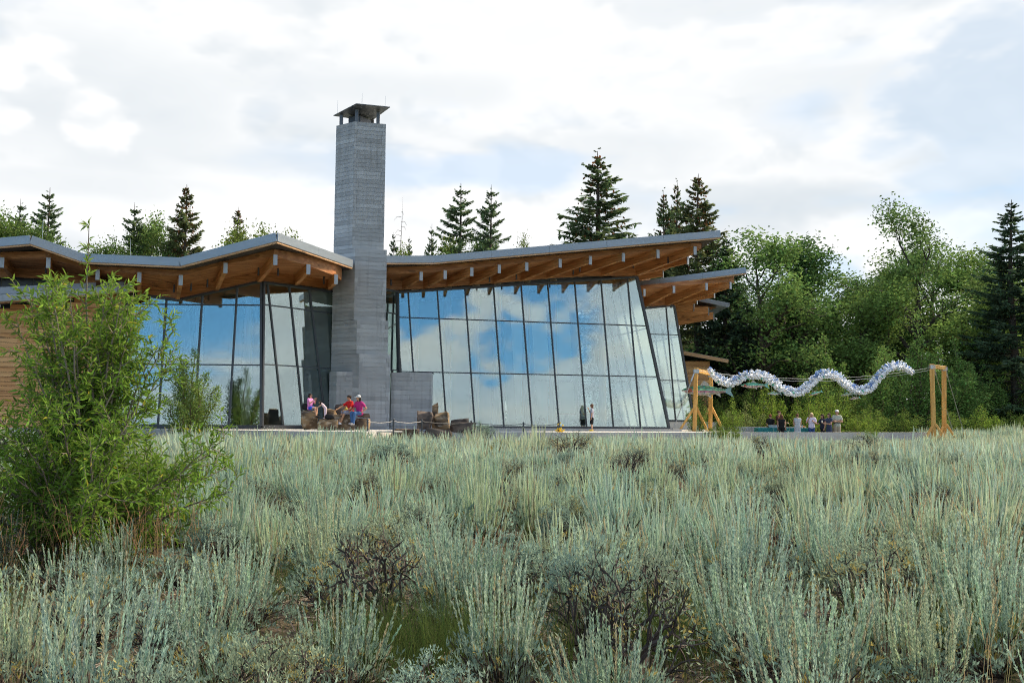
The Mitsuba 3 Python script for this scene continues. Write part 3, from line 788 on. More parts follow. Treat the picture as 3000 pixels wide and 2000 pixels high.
POSTS = [(-5.90, 42.2), (-4.95, 43.2), (-3.88, 44.6), (-1.85, 47.5), (0.59, 49.6), (2.30, 50.4)]
PT = [1.49, 1.50, 1.49, 1.43, 1.38, 1.39]
fence = thing('rope_fence', 'low black post and rope fence between the meadow and the terrace', 'fence')
for (x, y), z in zip(POSTS, PT):
    p = put('post', tube([(x, y, 0.0), (x, y, z - 0.03), (x, y, z)], [0.04, 0.04, 0.034], 10), 'dark_metal', fence)
    put('cap', ball(0.052, (x, y, z), 2, (1, 1, 0.7)), 'dark_metal', p)
for i in range(5):
    a, b = A(*POSTS[i], PT[i] - 0.06), A(*POSTS[i + 1], PT[i + 1] - 0.06)
    t_ = np.linspace(0, 1, 9)
    pts = a + (b - a) * t_[:, None] - A(0, 0, 0.07) * (4 * t_ * (1 - t_))[:, None]
    put('rope', tube(pts, 0.018, 6), 'paint', fence, color=(0.42, 0.41, 0.40) if i < 2 else (0.10, 0.105, 0.11))
bench = thing('bench', 'pale plank bench by the first post of the rope fence', 'bench')
put('seat', cbar((-6.05, 42.55, 1.0), (-4.75, 43.75, 1.0), 0.42, 0.07), 'pale_concrete', bench)
put('leg', box((-5.95, 42.5, 0.2), (-5.75, 42.75, 0.96)), 'dark_metal', bench)
put('leg', box((-5.0, 43.35, 0.2), (-4.8, 43.6, 0.96)), 'dark_metal', bench)

# ---------------------------------------------------------------- the bottle wave, its fish and its timber frames
def timber_frame(label, posts, cross, braces, cables, w=0.22):
    t = thing('timber_frame', label, 'frame')
    for a, b in posts:
        put('post', cbar(a, b, w, w, 0.015, up=(0.3, 1, 0)), 'lumber', t)
    for a, b in cross:
        put('crossbeam', cbar(a, b, 0.16, 0.22, 0.012), 'lumber', t)
    for a, b in braces:
        put('brace', cbar(a, b, 0.13, 0.17, 0.012, up=(0.3, 1, 0.2)), 'lumber', t)
    for a, b in cables:
        put('cable', tube([a, b], 0.022, 5), 'galvanised', t)
        d = unit(A(*b) - A(*a))
        put('turnbuckle', tube([A(*a) + d * 0.25, A(*a) + d * 0.75], 0.05, 6), 'galvanised', t)
    for a, b in posts:
        b = A(*b)
        put('bracket', box(b - A(0.14, 0.14, 0.30), b + A(0.14, 0.14, -0.08)), 'galvanised', t)
    return t


timber_frame('left timber frame with splayed braces beside the glass corner',
             [((10.26, 57.60, 0.18), (10.38, 57.60, 4.49)), ((11.77, 60.86, 0.18), (11.85, 60.86, 4.42))],
             [((10.39, 57.73, 4.35), (11.82, 60.73, 4.30))],
             [((9.29, 57.49, 0.78), (10.22, 57.58, 2.20)), ((11.37, 58.80, 0.61), (10.43, 57.71, 2.24)), ((10.92, 60.43, 0.72), (11.68, 60.81, 2.24)), ((12.77, 61.30, 0.72), (11.90, 60.91, 2.30))],
             [((10.32, 57.55, 4.36), (8.79, 56.30, 0.86))])
timber_frame('right timber frame at the far end of the low wall',
             [((24.46, 59.5, 0.2), (24.44, 59.5, 4.95)), ((25.39, 60.3, 0.2), (25.48, 60.3, 4.88))],
             [((24.50, 59.62, 4.80), (25.44, 60.18, 4.74))],
             [((23.86, 59.2, 0.6), (24.34, 59.42, 1.30)), ((24.98, 59.1, 0.55), (24.54, 59.40, 1.45)), ((24.95, 60.0, 0.6), (25.30, 60.22, 1.30)), ((26.0, 60.0, 0.55), (25.5, 60.22, 1.45))],
             [((24.55, 59.6, 4.85), (27.2, 63.0, 0.6)), ((25.55, 60.35, 4.80), (27.85, 63.0, 0.6))], 0.245)
for k, off in enumerate(((0, 0), (0.35, 0.25))):
    a, b = A(10.5 + off[0] * 3, 57.8 + off[1] * 9, 4.35), A(24.4 + off[0] * 2, 59.5 + off[1] * 2, 4.72)
    t_ = np.linspace(0, 1, 25)
    pts = a + (b - a) * t_[:, None] - A(0, 0, 0.55 + 0.08 * k) * (4 * t_ * (1 - t_))[:, None]
    tag(put('support_cable', tube(pts, 0.014, 5), 'galvanised'), ('upper' if k == 0 else 'lower') + ' thin steel cable strung between the two timber frames', 'cable')

WAVE = np.array([(11.21, 58.30, 4.51), (11.42, 58.33, 4.28), (11.61, 58.36, 4.05), (11.85, 58.40, 3.89), (12.09, 58.44, 3.78), (12.33, 58.48, 3.74), (12.57, 58.52, 3.73), (12.81, 58.55, 3.84), (13.06, 58.59, 3.98), (13.29, 58.63, 4.12), (13.54, 58.67, 4.19), (14.03, 58.74, 4.23), (14.51, 58.82, 4.14), (15.00, 58.90, 3.85), (15.49, 58.97, 3.50), (15.98, 59.05, 3.28), (16.37, 59.11, 3.21), (16.66, 59.15, 3.28), (16.96, 59.20, 3.42), (17.46, 59.28, 3.92), (17.95, 59.35, 4.30), (18.36, 59.41, 4.34), (18.66, 59.46, 4.28), (18.95, 59.50, 4.14), (19.44, 59.58, 3.74), (19.94, 59.65, 3.43), (20.45, 59.73, 3.40), (20.95, 59.80, 3.55), (21.46, 59.88, 4.17), (21.98, 59.96, 4.72), (22.49, 60.03, 4.88), (22.99, 60.11, 4.83), (23.29, 60.16, 4.67), (23.60, 60.20, 4.42)])


def bottle(c, d, L, r, n=7):
    """A drinks bottle from its foot c along d."""
    prof = [(0.0, 0.55), (0.03, 1.0), (0.30, 0.93), (0.62, 1.0), (0.82, 0.42), (0.97, 0.36), (1.0, 0.36)]
    return tube([A(*c) + A(*d) * L * t for t, _ in prof], [r * k for _, k in prof], n)


wave = thing('bottle_wave', 'long wavy sculpture of white and blue plastic bottles strung between two timber frames', 'sculpture')
rng = np.random.default_rng(21)
seg = np.linalg.norm(np.diff(WAVE, axis=0), axis=1)
cum = np.concatenate([[0], np.cumsum(seg)])
sp = np.arange(0.03, cum[-1] - 0.02, 0.085)
core = np.array([np.interp(sp, cum, WAVE[:, k]) for k in range(3)]).T
put('wire_core', tube(core[::2], 0.03, 5), 'galvanised', wave)
bott = []
tan = unit(np.gradient(core, axis=0))
for i, (c, t_) in enumerate(zip(core, tan)):
    side = unit(np.cross(t_, A(0, 0, 1)))
    up = np.cross(side, t_)
    fat = min(1.0, 0.45 + i * 0.05, 0.45 + (len(core) - i) * 0.05)
    for k in range(9):
        a = k * 2 * math.pi / 9 + rng.uniform(-0.3, 0.3)
        rad = side * math.cos(a) + up * math.sin(a)
        hi = math.sin(a) > 0.62
        d = unit(rad * (0.9 if hi else 0.8) + A(0, 0, -0.25 if hi else -0.75) + t_ * rng.uniform(-0.5, 0.5) + (side * 0))
        L, r = rng.uniform(0.21, 0.29) * fat, rng.uniform(0.036, 0.048)
        st = c + rad * rng.uniform(0.02, 0.06)
        q = rng.random()
        if hi:
            col = (0.16, 0.30, 0.62) if q < 0.20 else (0.46, 0.57, 0.76) if q < 0.5 else (0.80, 0.84, 0.89)
        else:
            col = (0.10, 0.46, 0.30) if q < 0.035 else (0.60, 0.68, 0.80) if q < 0.12 else (0.92, 0.92, 0.93)
        bott.append((st + d * L, -d, L, r, col, st[1] - 0.02 * abs(math.sin(a))- (0.2 if side[1] * math.cos(a) + up[1] * math.sin(a) < 0 else 0)))
front = np.array([b[5] - core[int(i // 9)][1] for i, b in enumerate(bott)])
own = set(rng.permutation(np.nonzero(front < -0.1)[0])[:300].tolist())
rest = MB()
for i, (c, d, L, r, col, _) in enumerate(bott):
    m = bottle(c, d, L, r)
    if i in own:
        put('bottle', m, 'bottle_plastic', wave, color=col)
    else:
        rest.add(*m, col)
tag(put('bottles', rest, 'bottle_plastic', wave), kind='stuff')


def fish(nose, tail, depth, label, pal, seed):
    nose, tail = A(*nose), A(*tail)
    L = np.linalg.norm(tail - nose)
    X = unit(tail - nose)
    Yv = unit(np.cross(A(0, 0, 1), X))
    Z = np.cross(X, Yv)
    r = np.random.default_rng(seed)
    t = thing('fish', label, 'fish sculpture', 'mosaic fish hung under the bottle wave')
    P = lambda x, y, z: nose + X * x * L + Yv * y * L + Z * z * L
    n, m = 26, 16
    xs = np.linspace(0.0, 0.86, n)
    hh = depth * np.interp(xs, [0, 0.03, 0.1, 0.25, 0.42, 0.6, 0.75, 0.86], [0.06, 0.24, 0.50, 0.85, 1.0, 0.80, 0.45, 0.30])
    v, cols = [], []
    for x, h in zip(xs, hh):
        for k in range(m):
            a = 2 * math.pi * k / m
            v.append(P(x, 0.55 * h * math.cos(a), h * math.sin(a) * (1.0 if math.sin(a) > 0 else 0.95)))
    i, j = np.meshgrid(np.arange(n - 1), np.arange(m), indexing='ij')
    q = np.stack([i * m + j, i * m + (j + 1) % m, (i + 1) * m + (j + 1) % m, (i + 1) * m + j], -1).reshape(-1, 4)
    jj = j.ravel()
    mb = MB()
    v = np.array(v)
    for f, k, ii in zip(q, jj, i.ravel()):                  # every mosaic tile in its own tone
        s = math.sin(2 * math.pi * (k + 0.5) / m)
        base = pal[0] if s > 0.45 else pal[1] if s > 0.0 else pal[2] if s > -0.45 else pal[3]
        c = np.clip(A(*base) * r.uniform(0.6, 1.5) + r.uniform(-0.03, 0.06, 3), 0.01, 0.9)
        mb.add(v[f], [[0, 1, 2], [0, 2, 3]], c)
    put('body', mb, 'gloss', t)

    def fin(name, pts, col, th=0.012):
        p = np.array([P(x, 0, z) for x, z in pts])
        o = Yv * th * L / 2
        nn = len(p)
        f = [[0, a, a + 1] for a in range(1, nn - 1)] + [[nn, nn + a + 1, nn + a] for a in range(1, nn - 1)]
        for a in range(nn):
            b = (a + 1) % nn
            f += [[a, a + nn, b + nn], [a, b + nn, b]]
        put(name, (np.vstack([p - o, p + o]), np.array(f)), 'gloss', t, color=col)
    d = depth
    fin('tail_fin', [(0.84, -0.25 * d), (0.84, 0.25 * d), (0.99, 1.05 * d), (0.96, 0.0), (1.02, -1.15 * d)], pal[4])
    fin('dorsal_fin', [(0.36, 0.92 * d), (0.56, 0.82 * d), (0.50, 1.55 * d), (0.43, 1.85 * d)], pal[5])
    fin('adipose_fin', [(0.72, 0.45 * d), (0.78, 0.38 * d), (0.78, 0.72 * d)], pal[5])
    fin('belly_fin', [(0.48, -0.85 * d), (0.57, -0.75 * d), (0.58, -1.35 * d)], pal[5])
    fin('anal_fin', [(0.66, -0.58 * d), (0.75, -0.40 * d), (0.76, -1.15 * d)], pal[5])
    for s in (-1, 1):
        put('eye', ball(0.011 * L, P(0.075, s * 0.25 * d, 0.20 * d), 2), 'gloss', t, color=(0.015, 0.015, 0.02))
        put('gill_cover', (np.array([P(0.10, s * 0.36 * d, 0.45 * d), P(0.185, s * 0.49 * d, 0.35 * d), P(0.195, s * 0.50 * d, -0.2 * d), P(0.12, s * 0.36 * d, -0.4 * d)]), np.array([[0, 1, 2], [0, 2, 3]])), 'gloss', t, color=pal[6])
    put('lower_jaw', (np.vstack([ball(0.022 * L, P(0.045, 0, -0.16 * d), 2, (2.2, 1, 0.5))[0]]), ball(1, sub=2)[1]), 'gloss', t, color=(0.62, 0.62, 0.58))
    for x in (0.3, 0.62):
        a = P(x, 0, d * 0.8)
        put('hanger', tube([a, a + A(0, 0, max(0.25, 3.62 - a[2]))], 0.006, 4), 'galvanised', t)


G = ((0.03, 0.16, 0.10), (0.18, 0.40, 0.22), (0.42, 0.20, 0.24), (0.34, 0.30, 0.26), (0.22, 0.38, 0.40), (0.40, 0.40, 0.36), (0.30, 0.07, 0.04))
G2 = ((0.06, 0.34, 0.24), (0.16, 0.50, 0.36), (0.46, 0.34, 0.30), (0.55, 0.42, 0.36), (0.22, 0.52, 0.46), (0.55, 0.52, 0.46), (0.42, 0.10, 0.06))
G3 = ((0.18, 0.42, 0.30), (0.34, 0.50, 0.38), (0.60, 0.56, 0.52), (0.66, 0.60, 0.55), (0.40, 0.56, 0.54), (0.66, 0.62, 0.58), (0.45, 0.24, 0.18))
G4 = ((0.18, 0.26, 0.16), (0.30, 0.40, 0.24), (0.45, 0.44, 0.30), (0.50, 0.42, 0.30), (0.28, 0.50, 0.40), (0.36, 0.50, 0.40), (0.38, 0.26, 0.16))
G5 = ((0.26, 0.22, 0.16), (0.44, 0.30, 0.24), (0.50, 0.36, 0.30), (0.52, 0.42, 0.34), (0.20, 0.56, 0.44), (0.46, 0.36, 0.28), (0.40, 0.22, 0.16))
fish((9.73, 58.60, 3.25), (12.65, 58.60, 3.23), 0.105, 'largest mosaic fish, hung between the posts of the left timber frame', G, 1)
fish((13.18, 58.90, 3.56), (14.78, 58.90, 3.59), 0.105, 'green mosaic fish with an orange gill, second from the left', G2, 2)
fish((14.75, 59.10, 3.12), (15.57, 59.10, 3.13), 0.10, 'small silvery mosaic fish under the first dip of the wave', G3, 3)
fish((17.23, 59.40, 3.05), (18.03, 59.40, 3.30), 0.10, 'small green fish nosing downwards, alone under the middle crest', G2, 4)
fish((19.14, 59.60, 3.06), (19.95, 59.60, 3.19), 0.10, 'small olive fish, upper of the two at the right', G4, 5)
fish((19.62, 59.53, 2.84), (20.26, 59.53, 2.96), 0.10, 'small pinkish brown fish, lower of the two at the right', G5, 6)

# ---------------------------------------------------------------- table and what stands on it
GR = float(ground_z(15.5, 58.6))
tbl = thing('table', 'long folding table under a teal cloth behind the low wall', 'table')
put('top', box((14.0, 58.2, GR + 0.72), (17.0, 59.0, GR + 0.76)), 'paint', tbl, color=(0.5, 0.5, 0.5))
for x in (14.15, 16.85):
    for y in (58.3, 58.9):
        put('leg', tube([(x, y, GR), (x, y, GR + 0.72)], 0.02, 8), 'galvanised', tbl)


def cloth():
    s = np.linspace(0, 1, 121)
    per = []
    x0, x1, y0, y1 = 13.96, 17.04, 58.16, 59.04
    L = 2 * (x1 - x0 + y1 - y0)
    for a in s[:-1] * L:
        for ln, p, d in ((x1 - x0, (x0, y0), (1, 0)), (y1 - y0, (x1, y0), (0, 1)), (x1 - x0, (x1, y1), (-1, 0)), (y1 - y0, (x0, y1), (0, -1))):
            if a <= ln:
                per.append((p[0] + d[0] * a, p[1] + d[1] * a, d[1], -d[0]))
                break
            a -= ln
    per = np.array(per)
    n = len(per)
    rows = []
    for k, z in enumerate((0.775, 0.55, 0.30, 0.10)):
        w = 0.028 * k * (0.6 + 0.7 * np.sin(np.arange(n) * 0.9 + 1.3 * np.sin(np.arange(n) * 0.13)))
        rows.append(np.column_stack([per[:, 0] + per[:, 2] * w, per[:, 1] + per[:, 3] * w, np.full(n, GR + z)]))
    v = np.vstack(rows)
    f = []
    for k in range(3):
        for i in range(n):
            j = (i + 1) % n
            f += [[k * n + i, k * n + j, (k + 1) * n + j], [k * n + i, (k + 1) * n + j, (k + 1) * n + i]]
    f += [[0, i, i + 1] for i in range(1, n - 1)]
    return v, np.array(f)


tag(put('tablecloth', cloth(), 'paint', color=(0.025, 0.20, 0.21), smooth=35 if False else False), 'teal cloth hanging over the long table', 'tablecloth')
ZTB = GR + 0.777
lathe = lambda c, prof, n=14: tube([A(c[0], c[1], c[2] + z) for r, z in prof], [r for r, z in prof], n)
tag(put('tub', lathe((14.95, 58.5, ZTB), [(0.02, 0.0), (0.26, 0.005), (0.31, 0.15), (0.29, 0.15), (0.25, 0.03), (0.02, 0.03)]), 'paint', color=(0.52, 0.62, 0.68)), 'pale blue tub on the teal table', 'tub')
k = thing('platter', 'white platter of snacks on the teal table, right of the pale tub', 'platter')
put('dish', lathe((15.42, 58.45, ZTB), [(0.02, 0.0), (0.18, 0.004), (0.24, 0.03), (0.02, 0.015)]), 'paint', k, color=(0.7, 0.68, 0.64))
r_ = np.random.default_rng(4)
for i in range(9):
    put('snack', ball(0.05, (15.42 + r_.uniform(-0.15, 0.15), 58.45 + r_.uniform(-0.1, 0.1), ZTB + 0.06 + r_.uniform(0, 0.03)), 1), 'paint', k, color=(0.55, 0.45, 0.3) if i % 2 else (0.75, 0.7, 0.6))
for x, lab in ((16.25, 'left of two platters of orange fruit on the teal table'), (16.62, 'right of two platters of orange fruit on the teal table')):
    k = thing('platter', lab, 'platter')
    put('dish', lathe((x, 58.5, ZTB), [(0.02, 0.0), (0.14, 0.004), (0.2, 0.03), (0.02, 0.015)]), 'paint', k, color=(0.6, 0.6, 0.6))
    for i in range(8):
        put('fruit', ball(0.05, (x + r_.uniform(-0.12, 0.12), 58.5 + r_.uniform(-0.08, 0.08), ZTB + 0.06 + r_.uniform(0, 0.05)), 1), 'paint', k, color=(0.85, 0.30, 0.02))
tag(put('paper_cup', lathe((16.50, 58.25, ZTB), [(0.01, 0), (0.05, 0.0), (0.065, 0.16), (0.055, 0.16)]), 'paint', color=(0.8, 0.8, 0.78)), 'tall white paper cup at the front edge of the teal table', 'cup')
tag(put('paper_cup', lathe((16.66, 58.22, ZTB), [(0.01, 0), (0.045, 0.0), (0.05, 0.10), (0.045, 0.10)]), 'paint', color=(0.75, 0.72, 0.5)), 'short cream cup at the front edge of the teal table', 'cup')

# bags on the stones
def bag(c, size, label, seed):
    t = thing('bag', label, 'bag')
    r = np.random.default_rng(seed)
    v, f = ball(1.0, sub=3)
    v = np.sign(v) * np.abs(v) ** 0.75
    v = v * A(*size) / 2 * (1 + 0.18 * (meshkit.fbm(v * 2.5 + seed, 3, seed)[:, None] - 0.5))
    put('body', (v + A(*c), f), 'paint', t, smooth=True, color=(0.012, 0.012, 0.015))
    s = np.linspace(0, math.pi, 10)
    put('strap', tube([A(*c) + A(math.cos(a) * size[0] * 0.35, -0.02, size[2] * 0.42 + math.sin(a) * size[2] * 0.35) for a in s], 0.014, 6), 'paint', t, color=(0.02, 0.02, 0.022))


bag((-8.99, 44.85, 2.02), (0.34, 0.26, 0.30), 'black backpack behind the girl with the camera', 1)
bag((-7.77, 43.95, 1.60), (0.40, 0.26, 0.24), 'black bag on the low front stone', 2)

# ---------------------------------------------------------------- people
def hull(*sp):
    """Hull of spheres given as (centre, radius)."""
    return m3.Manifold.batch_hull([m3.Manifold.sphere(r, 12).translate(tuple(map(float, c))) for c, r in sp])


def join(parts, fine, rounds=6):
    m = m3.Manifold.batch_boolean(parts, m3.OpType.Add).refine_to_length(fine)
    q = m.to_mesh()
    t = trimesh.Trimesh(q.vert_properties[:, :3], q.tri_verts, process=True)
    trimesh.smoothing.filter_taubin(t, lamb=0.5, nu=0.52, iterations=rounds)
    return np.array(t.vertices), np.array(t.faces)


SKIN = (0.50, 0.30, 0.21)


def person(label, pos, heading, H, cloth, group=None, j=None, seat=False, head_turn=0, skin=SKIN, lean=0.0):
    """pos: the spot under the pelvis at foot level; heading: degrees, 0 faces the camera, 90 faces right. j: joints moved, in units of the height."""
    t = thing('person', label, 'person', group)
    a = math.radians(heading)
    fwd, right = A(math.sin(a), -math.cos(a), 0), A(-math.cos(a), -math.sin(a), 0)
    J = {'pelvis': (0, 0, 0.53), 'waist': (0, 0.0, 0.61), 'chest': (0, 0.0, 0.72), 'neck': (0, 0.0, 0.82), 'head': (0, 0.012, 0.925)}
    for s, n in ((1, 'R'), (-1, 'L')):
        J.update({n + 'sh': (s * 0.105, 0, 0.795), n + 'el': (s * 0.135, -0.01, 0.63), n + 'wr': (s * 0.135, 0.035, 0.485),
                  n + 'hip': (s * 0.05, 0, 0.51), n + 'kn': (s * 0.055, 0.012, 0.285), n + 'an': (s * 0.058, -0.005, 0.045)})
    if seat:
        dz = 0.325 - 0.53
        for k in ('pelvis', 'waist', 'chest', 'neck', 'head', 'Rsh', 'Lsh', 'Rel', 'Lel', 'Rwr', 'Lwr', 'Rhip', 'Lhip'):
            x, y, z = J[k]
            J[k] = (x, y, z + dz)
        for s, n in ((1, 'R'), (-1, 'L')):
            J[n + 'kn'], J[n + 'an'] = (s * 0.065, 0.235, 0.305), (s * 0.07, 0.25, 0.045)
    if lean:
        p0 = J['pelvis']
        for k in ('waist', 'chest', 'neck', 'head', 'Rsh', 'Lsh', 'Rel', 'Lel', 'Rwr', 'Lwr'):
            x, y, z = J[k]
            y, z = y - p0[1], z - p0[2]
            J[k] = (x, p0[1] + y * math.cos(lean) + z * math.sin(lean), p0[2] - y * math.sin(lean) + z * math.cos(lean))
    J.update(j or {})
    J = {k: A(*v) for k, v in J.items()}

    def world(v):
        v = np.asarray(v) * H
        return A(*pos) + v[:, :1] * right + v[:, 1:2] * fwd + v[:, 2:] * A(0, 0, 1)
    ht = math.radians(head_turn)
    hy = A(math.sin(ht), math.cos(ht), 0)
    hx = A(math.cos(ht), -math.sin(ht), 0)
    hz = A(0, 0, 1)
    hc = J['head']
    hp = lambda x, y, z: hc + hx * x + hy * y + hz * z
    X = A(1, 0, 0)
    side = unit(J['Rsh'] - J['Lsh'])

    def torso(g):
        pv, wa, ch = J['pelvis'], J['waist'], J['chest']
        return [hull((pv + side * 0.042, 0.058 + g), (pv - side * 0.042, 0.058 + g), (wa + side * 0.034, 0.052 + g), (wa - side * 0.034, 0.052 + g)),
                hull((wa + side * 0.034, 0.052 + g), (wa - side * 0.034, 0.052 + g), (ch + side * 0.048, 0.06 + g), (ch - side * 0.048, 0.06 + g)),
                hull((ch + side * 0.048, 0.06 + g), (ch - side * 0.048, 0.06 + g), (J['Rsh'] - side * 0.012, 0.034 + g), (J['Lsh'] + side * 0.012, 0.034 + g), (J['neck'] - A(0, 0, 0.02), 0.032 + g))]

    def limb(n1, n2, r1, r2, g=0.0, frac=1.0):
        a_, b_ = J[n1], J[n2]
        b_ = a_ + (b_ - a_) * frac
        return hull((a_, r1 + g), (b_, r1 + (r2 - r1) * frac + g))
    body = torso(0) + [hull((J['neck'], 0.031), (hp(0, -0.01, -0.03), 0.030)),
                       hull((hp(0, -0.010, 0.018), 0.050), (hp(0, 0.012, 0.008), 0.046), (hp(0, 0.022, -0.040), 0.026)),
                       hull((hp(0, 0.058, 0.004), 0.007), (hp(0, 0.064, -0.012), 0.009)),
                       hull((hp(0.048, -0.005, 0.0), 0.010), (hp(0.046, -0.002, -0.016), 0.007)), hull((hp(-0.048, -0.005, 0.0), 0.010), (hp(-0.046, -0.002, -0.016), 0.007))]
    for n in 'RL':
        s = 1 if n == 'R' else -1
        body += [limb(n + 'sh', n + 'el', 0.031, 0.024), limb(n + 'el', n + 'wr', 0.024, 0.016), limb(n + 'hip', n + 'kn', 0.054, 0.034), limb(n + 'kn', n + 'an', 0.034, 0.021)]
        w, d = J[n + 'wr'], unit(J[n + 'wr'] - J[n + 'el'])
        cr = unit(np.cross(d, A(0.3 * s, 1, 0.2)))
        cu = np.cross(cr, d)
        pe = w + d * 0.045
        body.append(hull((w, 0.015), (pe + cr * 0.014, 0.010), (pe - cr * 0.014, 0.010)))
        for q, (o, ln) in enumerate(((-0.019, 0.036), (-0.0065, 0.042), (0.0065, 0.039), (0.019, 0.030))):
            r0 = pe + cr * o
            m_ = r0 + d * ln * 0.55 + cu * 0.006
            e = m_ + d * ln * 0.35 + cu * ln * 0.45
            body += [hull((r0, 0.0062), (m_, 0.0058)), hull((m_, 0.0058), (e, 0.005))]
        th = w + d * 0.016 + cr * 0.016 * -s
        body += [hull((th, 0.008), (th + d * 0.020 - cr * s * 0.016 + cu * 0.004, 0.0065)), hull((th + d * 0.020 - cr * s * 0.016 + cu * 0.004, 0.0065), (th + d * 0.040 - cr * s * 0.014 + cu * 0.012, 0.0055))]
        ft = J[n + 'an'] + A(s * 0.008, 0.085, -0.022)
        body.append(hull((J[n + 'an'], 0.021), (J[n + 'an'] + A(0, -0.022, -0.018), 0.02), (ft, 0.018)))
    v, f = join(body, 0.016)
    put('body', (world(v), f), 'paint', t, smooth=True, color=skin)
    for s in (1, -1):
        put('eye', (world(ball(0.0062, hp(s * 0.019, 0.052, 0.008), 1)[0]), ball(1, sub=1)[1]), 'gloss', t, color=(0.03, 0.02, 0.015))
    put('mouth', (world(ball(1, (0, 0, 0), 1, (0.013, 0.004, 0.004))[0] + hp(0, 0.049, -0.036)), ball(1, sub=1)[1]), 'paint', t, color=(0.38, 0.12, 0.10))

    c = dict(cloth)

    def wear(name, parts, col, fine=0.02, label=None, rounds=4):
        v, f = join(parts, fine, rounds)
        k = put(name, (world(v), f), 'paint', t, smooth=True, color=col)
        if label:
            tag(k, label)
        return k
    if 'top' in c:
        kind, col = c['top']
        p = torso(0.011)
        fr = {'tee': 0.6, 'long': 1.0, 'tank': 0.0, 'dress': 0.35, 'gown': 0.0}[kind]
        if fr:
            p += [limb(n + 'sh', n + 'el', 0.031, 0.026, 0.012, fr) for n in 'RL']
        if kind == 'long':
            p += [limb(n + 'el', n + 'wr', 0.024, 0.018, 0.010, 0.9) for n in 'RL']
        if kind in ('dress', 'gown'):
            lo = 0.55 if kind == 'dress' else 0.98
            kn = [(J[n + 'hip'] + (J[n + 'kn'] - J[n + 'hip']) * 1.0) for n in 'RL']
            if kind == 'gown':
                kn = [k_ + (J[n + 'an'] - k_) * 0.55 for n, k_ in zip('RL', kn)]
            pv = J['pelvis']
            p.append(hull((pv + side * 0.045, 0.068), (pv - side * 0.045, 0.068), (kn[0] + side * 0.02, 0.055), (kn[1] - side * 0.02, 0.055)))
        else:
            pv = J['pelvis']
            p.append(hull((pv + side * 0.045 - A(0, 0, 0.02), 0.072), (pv - side * 0.045 - A(0, 0, 0.02), 0.072), (pv + A(0, 0, 0.03), 0.07)))
        wear({'tee': 'shirt', 'long': 'shirt', 'tank': 'top', 'dress': 'dress', 'gown': 'dress'}[kind], p, col)
    if 'bottom' in c:
        kind, col = c['bottom']
        p = [hull((J['Rhip'] + A(0, 0, 0.02), 0.062), (J['Lhip'] + A(0, 0, 0.02), 0.062), (J['pelvis'] + A(0, 0, 0.025), 0.066))]
        for n in 'RL':
            if kind == 'pants':
                p += [limb(n + 'hip', n + 'kn', 0.058, 0.042, 0.004), limb(n + 'kn', n + 'an', 0.042, 0.032, 0.004, 0.97)]
            elif kind == 'shorts':
                p += [limb(n + 'hip', n + 'kn', 0.060, 0.052, 0.006, 0.97)]
            else:
                p += [limb(n + 'hip', n + 'kn', 0.060, 0.052, 0.004, 0.45)]
        wear('trousers' if kind == 'pants' else 'shorts', p, col)
    if 'belt' in c:
        wear('belt', [hull((J['pelvis'] + side * 0.046 + A(0, 0, 0.055), 0.068), (J['pelvis'] - side * 0.046 + A(0, 0, 0.055), 0.068)).trim_by_plane((0, 0, 1), J['pelvis'][2] + 0.045).trim_by_plane((0, 0, -1), -J['pelvis'][2] - 0.068)], c['belt'], 0.03, rounds=0)
    for n in 'RL':
        s = 1 if n == 'R' else -1
        an = J[n + 'an']
        ft = an + A(s * 0.008, 0.090, -0.020)
        wear('shoe', [hull((an + A(0, -0.024, -0.018), 0.025), (ft, 0.024), (an + A(0, 0.01, -0.004), 0.026))], c.get('shoes', (0.05, 0.05, 0.05)), 0.02)
    hair = c.get('hair')
    if hair:
        kind, col = hair
        cap = hull((hp(0, -0.014, 0.022), 0.056), (hp(0, 0.006, 0.020), 0.054))
        front = m3.Manifold.cube((0.2, 0.2, 0.2)).translate((-0.1, 0.018, -0.185)).rotate((0, 0, -head_turn)).translate(tuple(hc))
        parts = [cap - front]
        if kind == 'bun':
            parts += [hull((hp(0, -0.066, 0.012), 0.026), (hp(0, -0.05, 0.02), 0.022))]
        if kind in ('long', 'mid'):
            zl = -0.19 if kind == 'long' else -0.10
            parts += [hull((hp(0.03, -0.028, 0.0), 0.030), (hp(-0.03, -0.028, 0.0), 0.030), (hp(0.034, -0.040, zl), 0.022), (hp(-0.034, -0.040, zl), 0.022)),
                      hull((hp(0.046, -0.012, 0.0), 0.016), (hp(0.050, 0.0, zl * 0.8), 0.014)), hull((hp(-0.046, -0.012, 0.0), 0.016), (hp(-0.050, 0.0, zl * 0.8), 0.014))]
        wear('hair', parts, col, 0.014, rounds=3)
    if 'cap' in c:
        dome = hull((hp(0, -0.012, 0.030), 0.060), (hp(0, 0.004, 0.030), 0.058)).trim_by_plane((0, 0, 1), float(hc[2]) + 0.020)
        brim = hull((hp(0.035, 0.05, 0.026), 0.005), (hp(-0.035, 0.05, 0.026), 0.005), (hp(0.022, 0.115, 0.018), 0.005), (hp(-0.022, 0.115, 0.018), 0.005))
        wear('cap', [dome, brim], c['cap'], 0.016, rounds=2)
    if 'scarf' in c:
        wear('scarf', [hull((J['neck'] + A(0.03, 0.02, -0.01), 0.03), (J['neck'] + A(-0.03, 0.02, -0.01), 0.03)), hull((J['neck'] + A(0.02, 0.045, -0.02), 0.026), (J['chest'] + A(0.03, 0.075, 0.0), 0.024)), hull((J['neck'] + A(-0.02, 0.045, -0.02), 0.026), (J['chest'] + A(-0.03, 0.075, -0.05), 0.024))], c['scarf'])
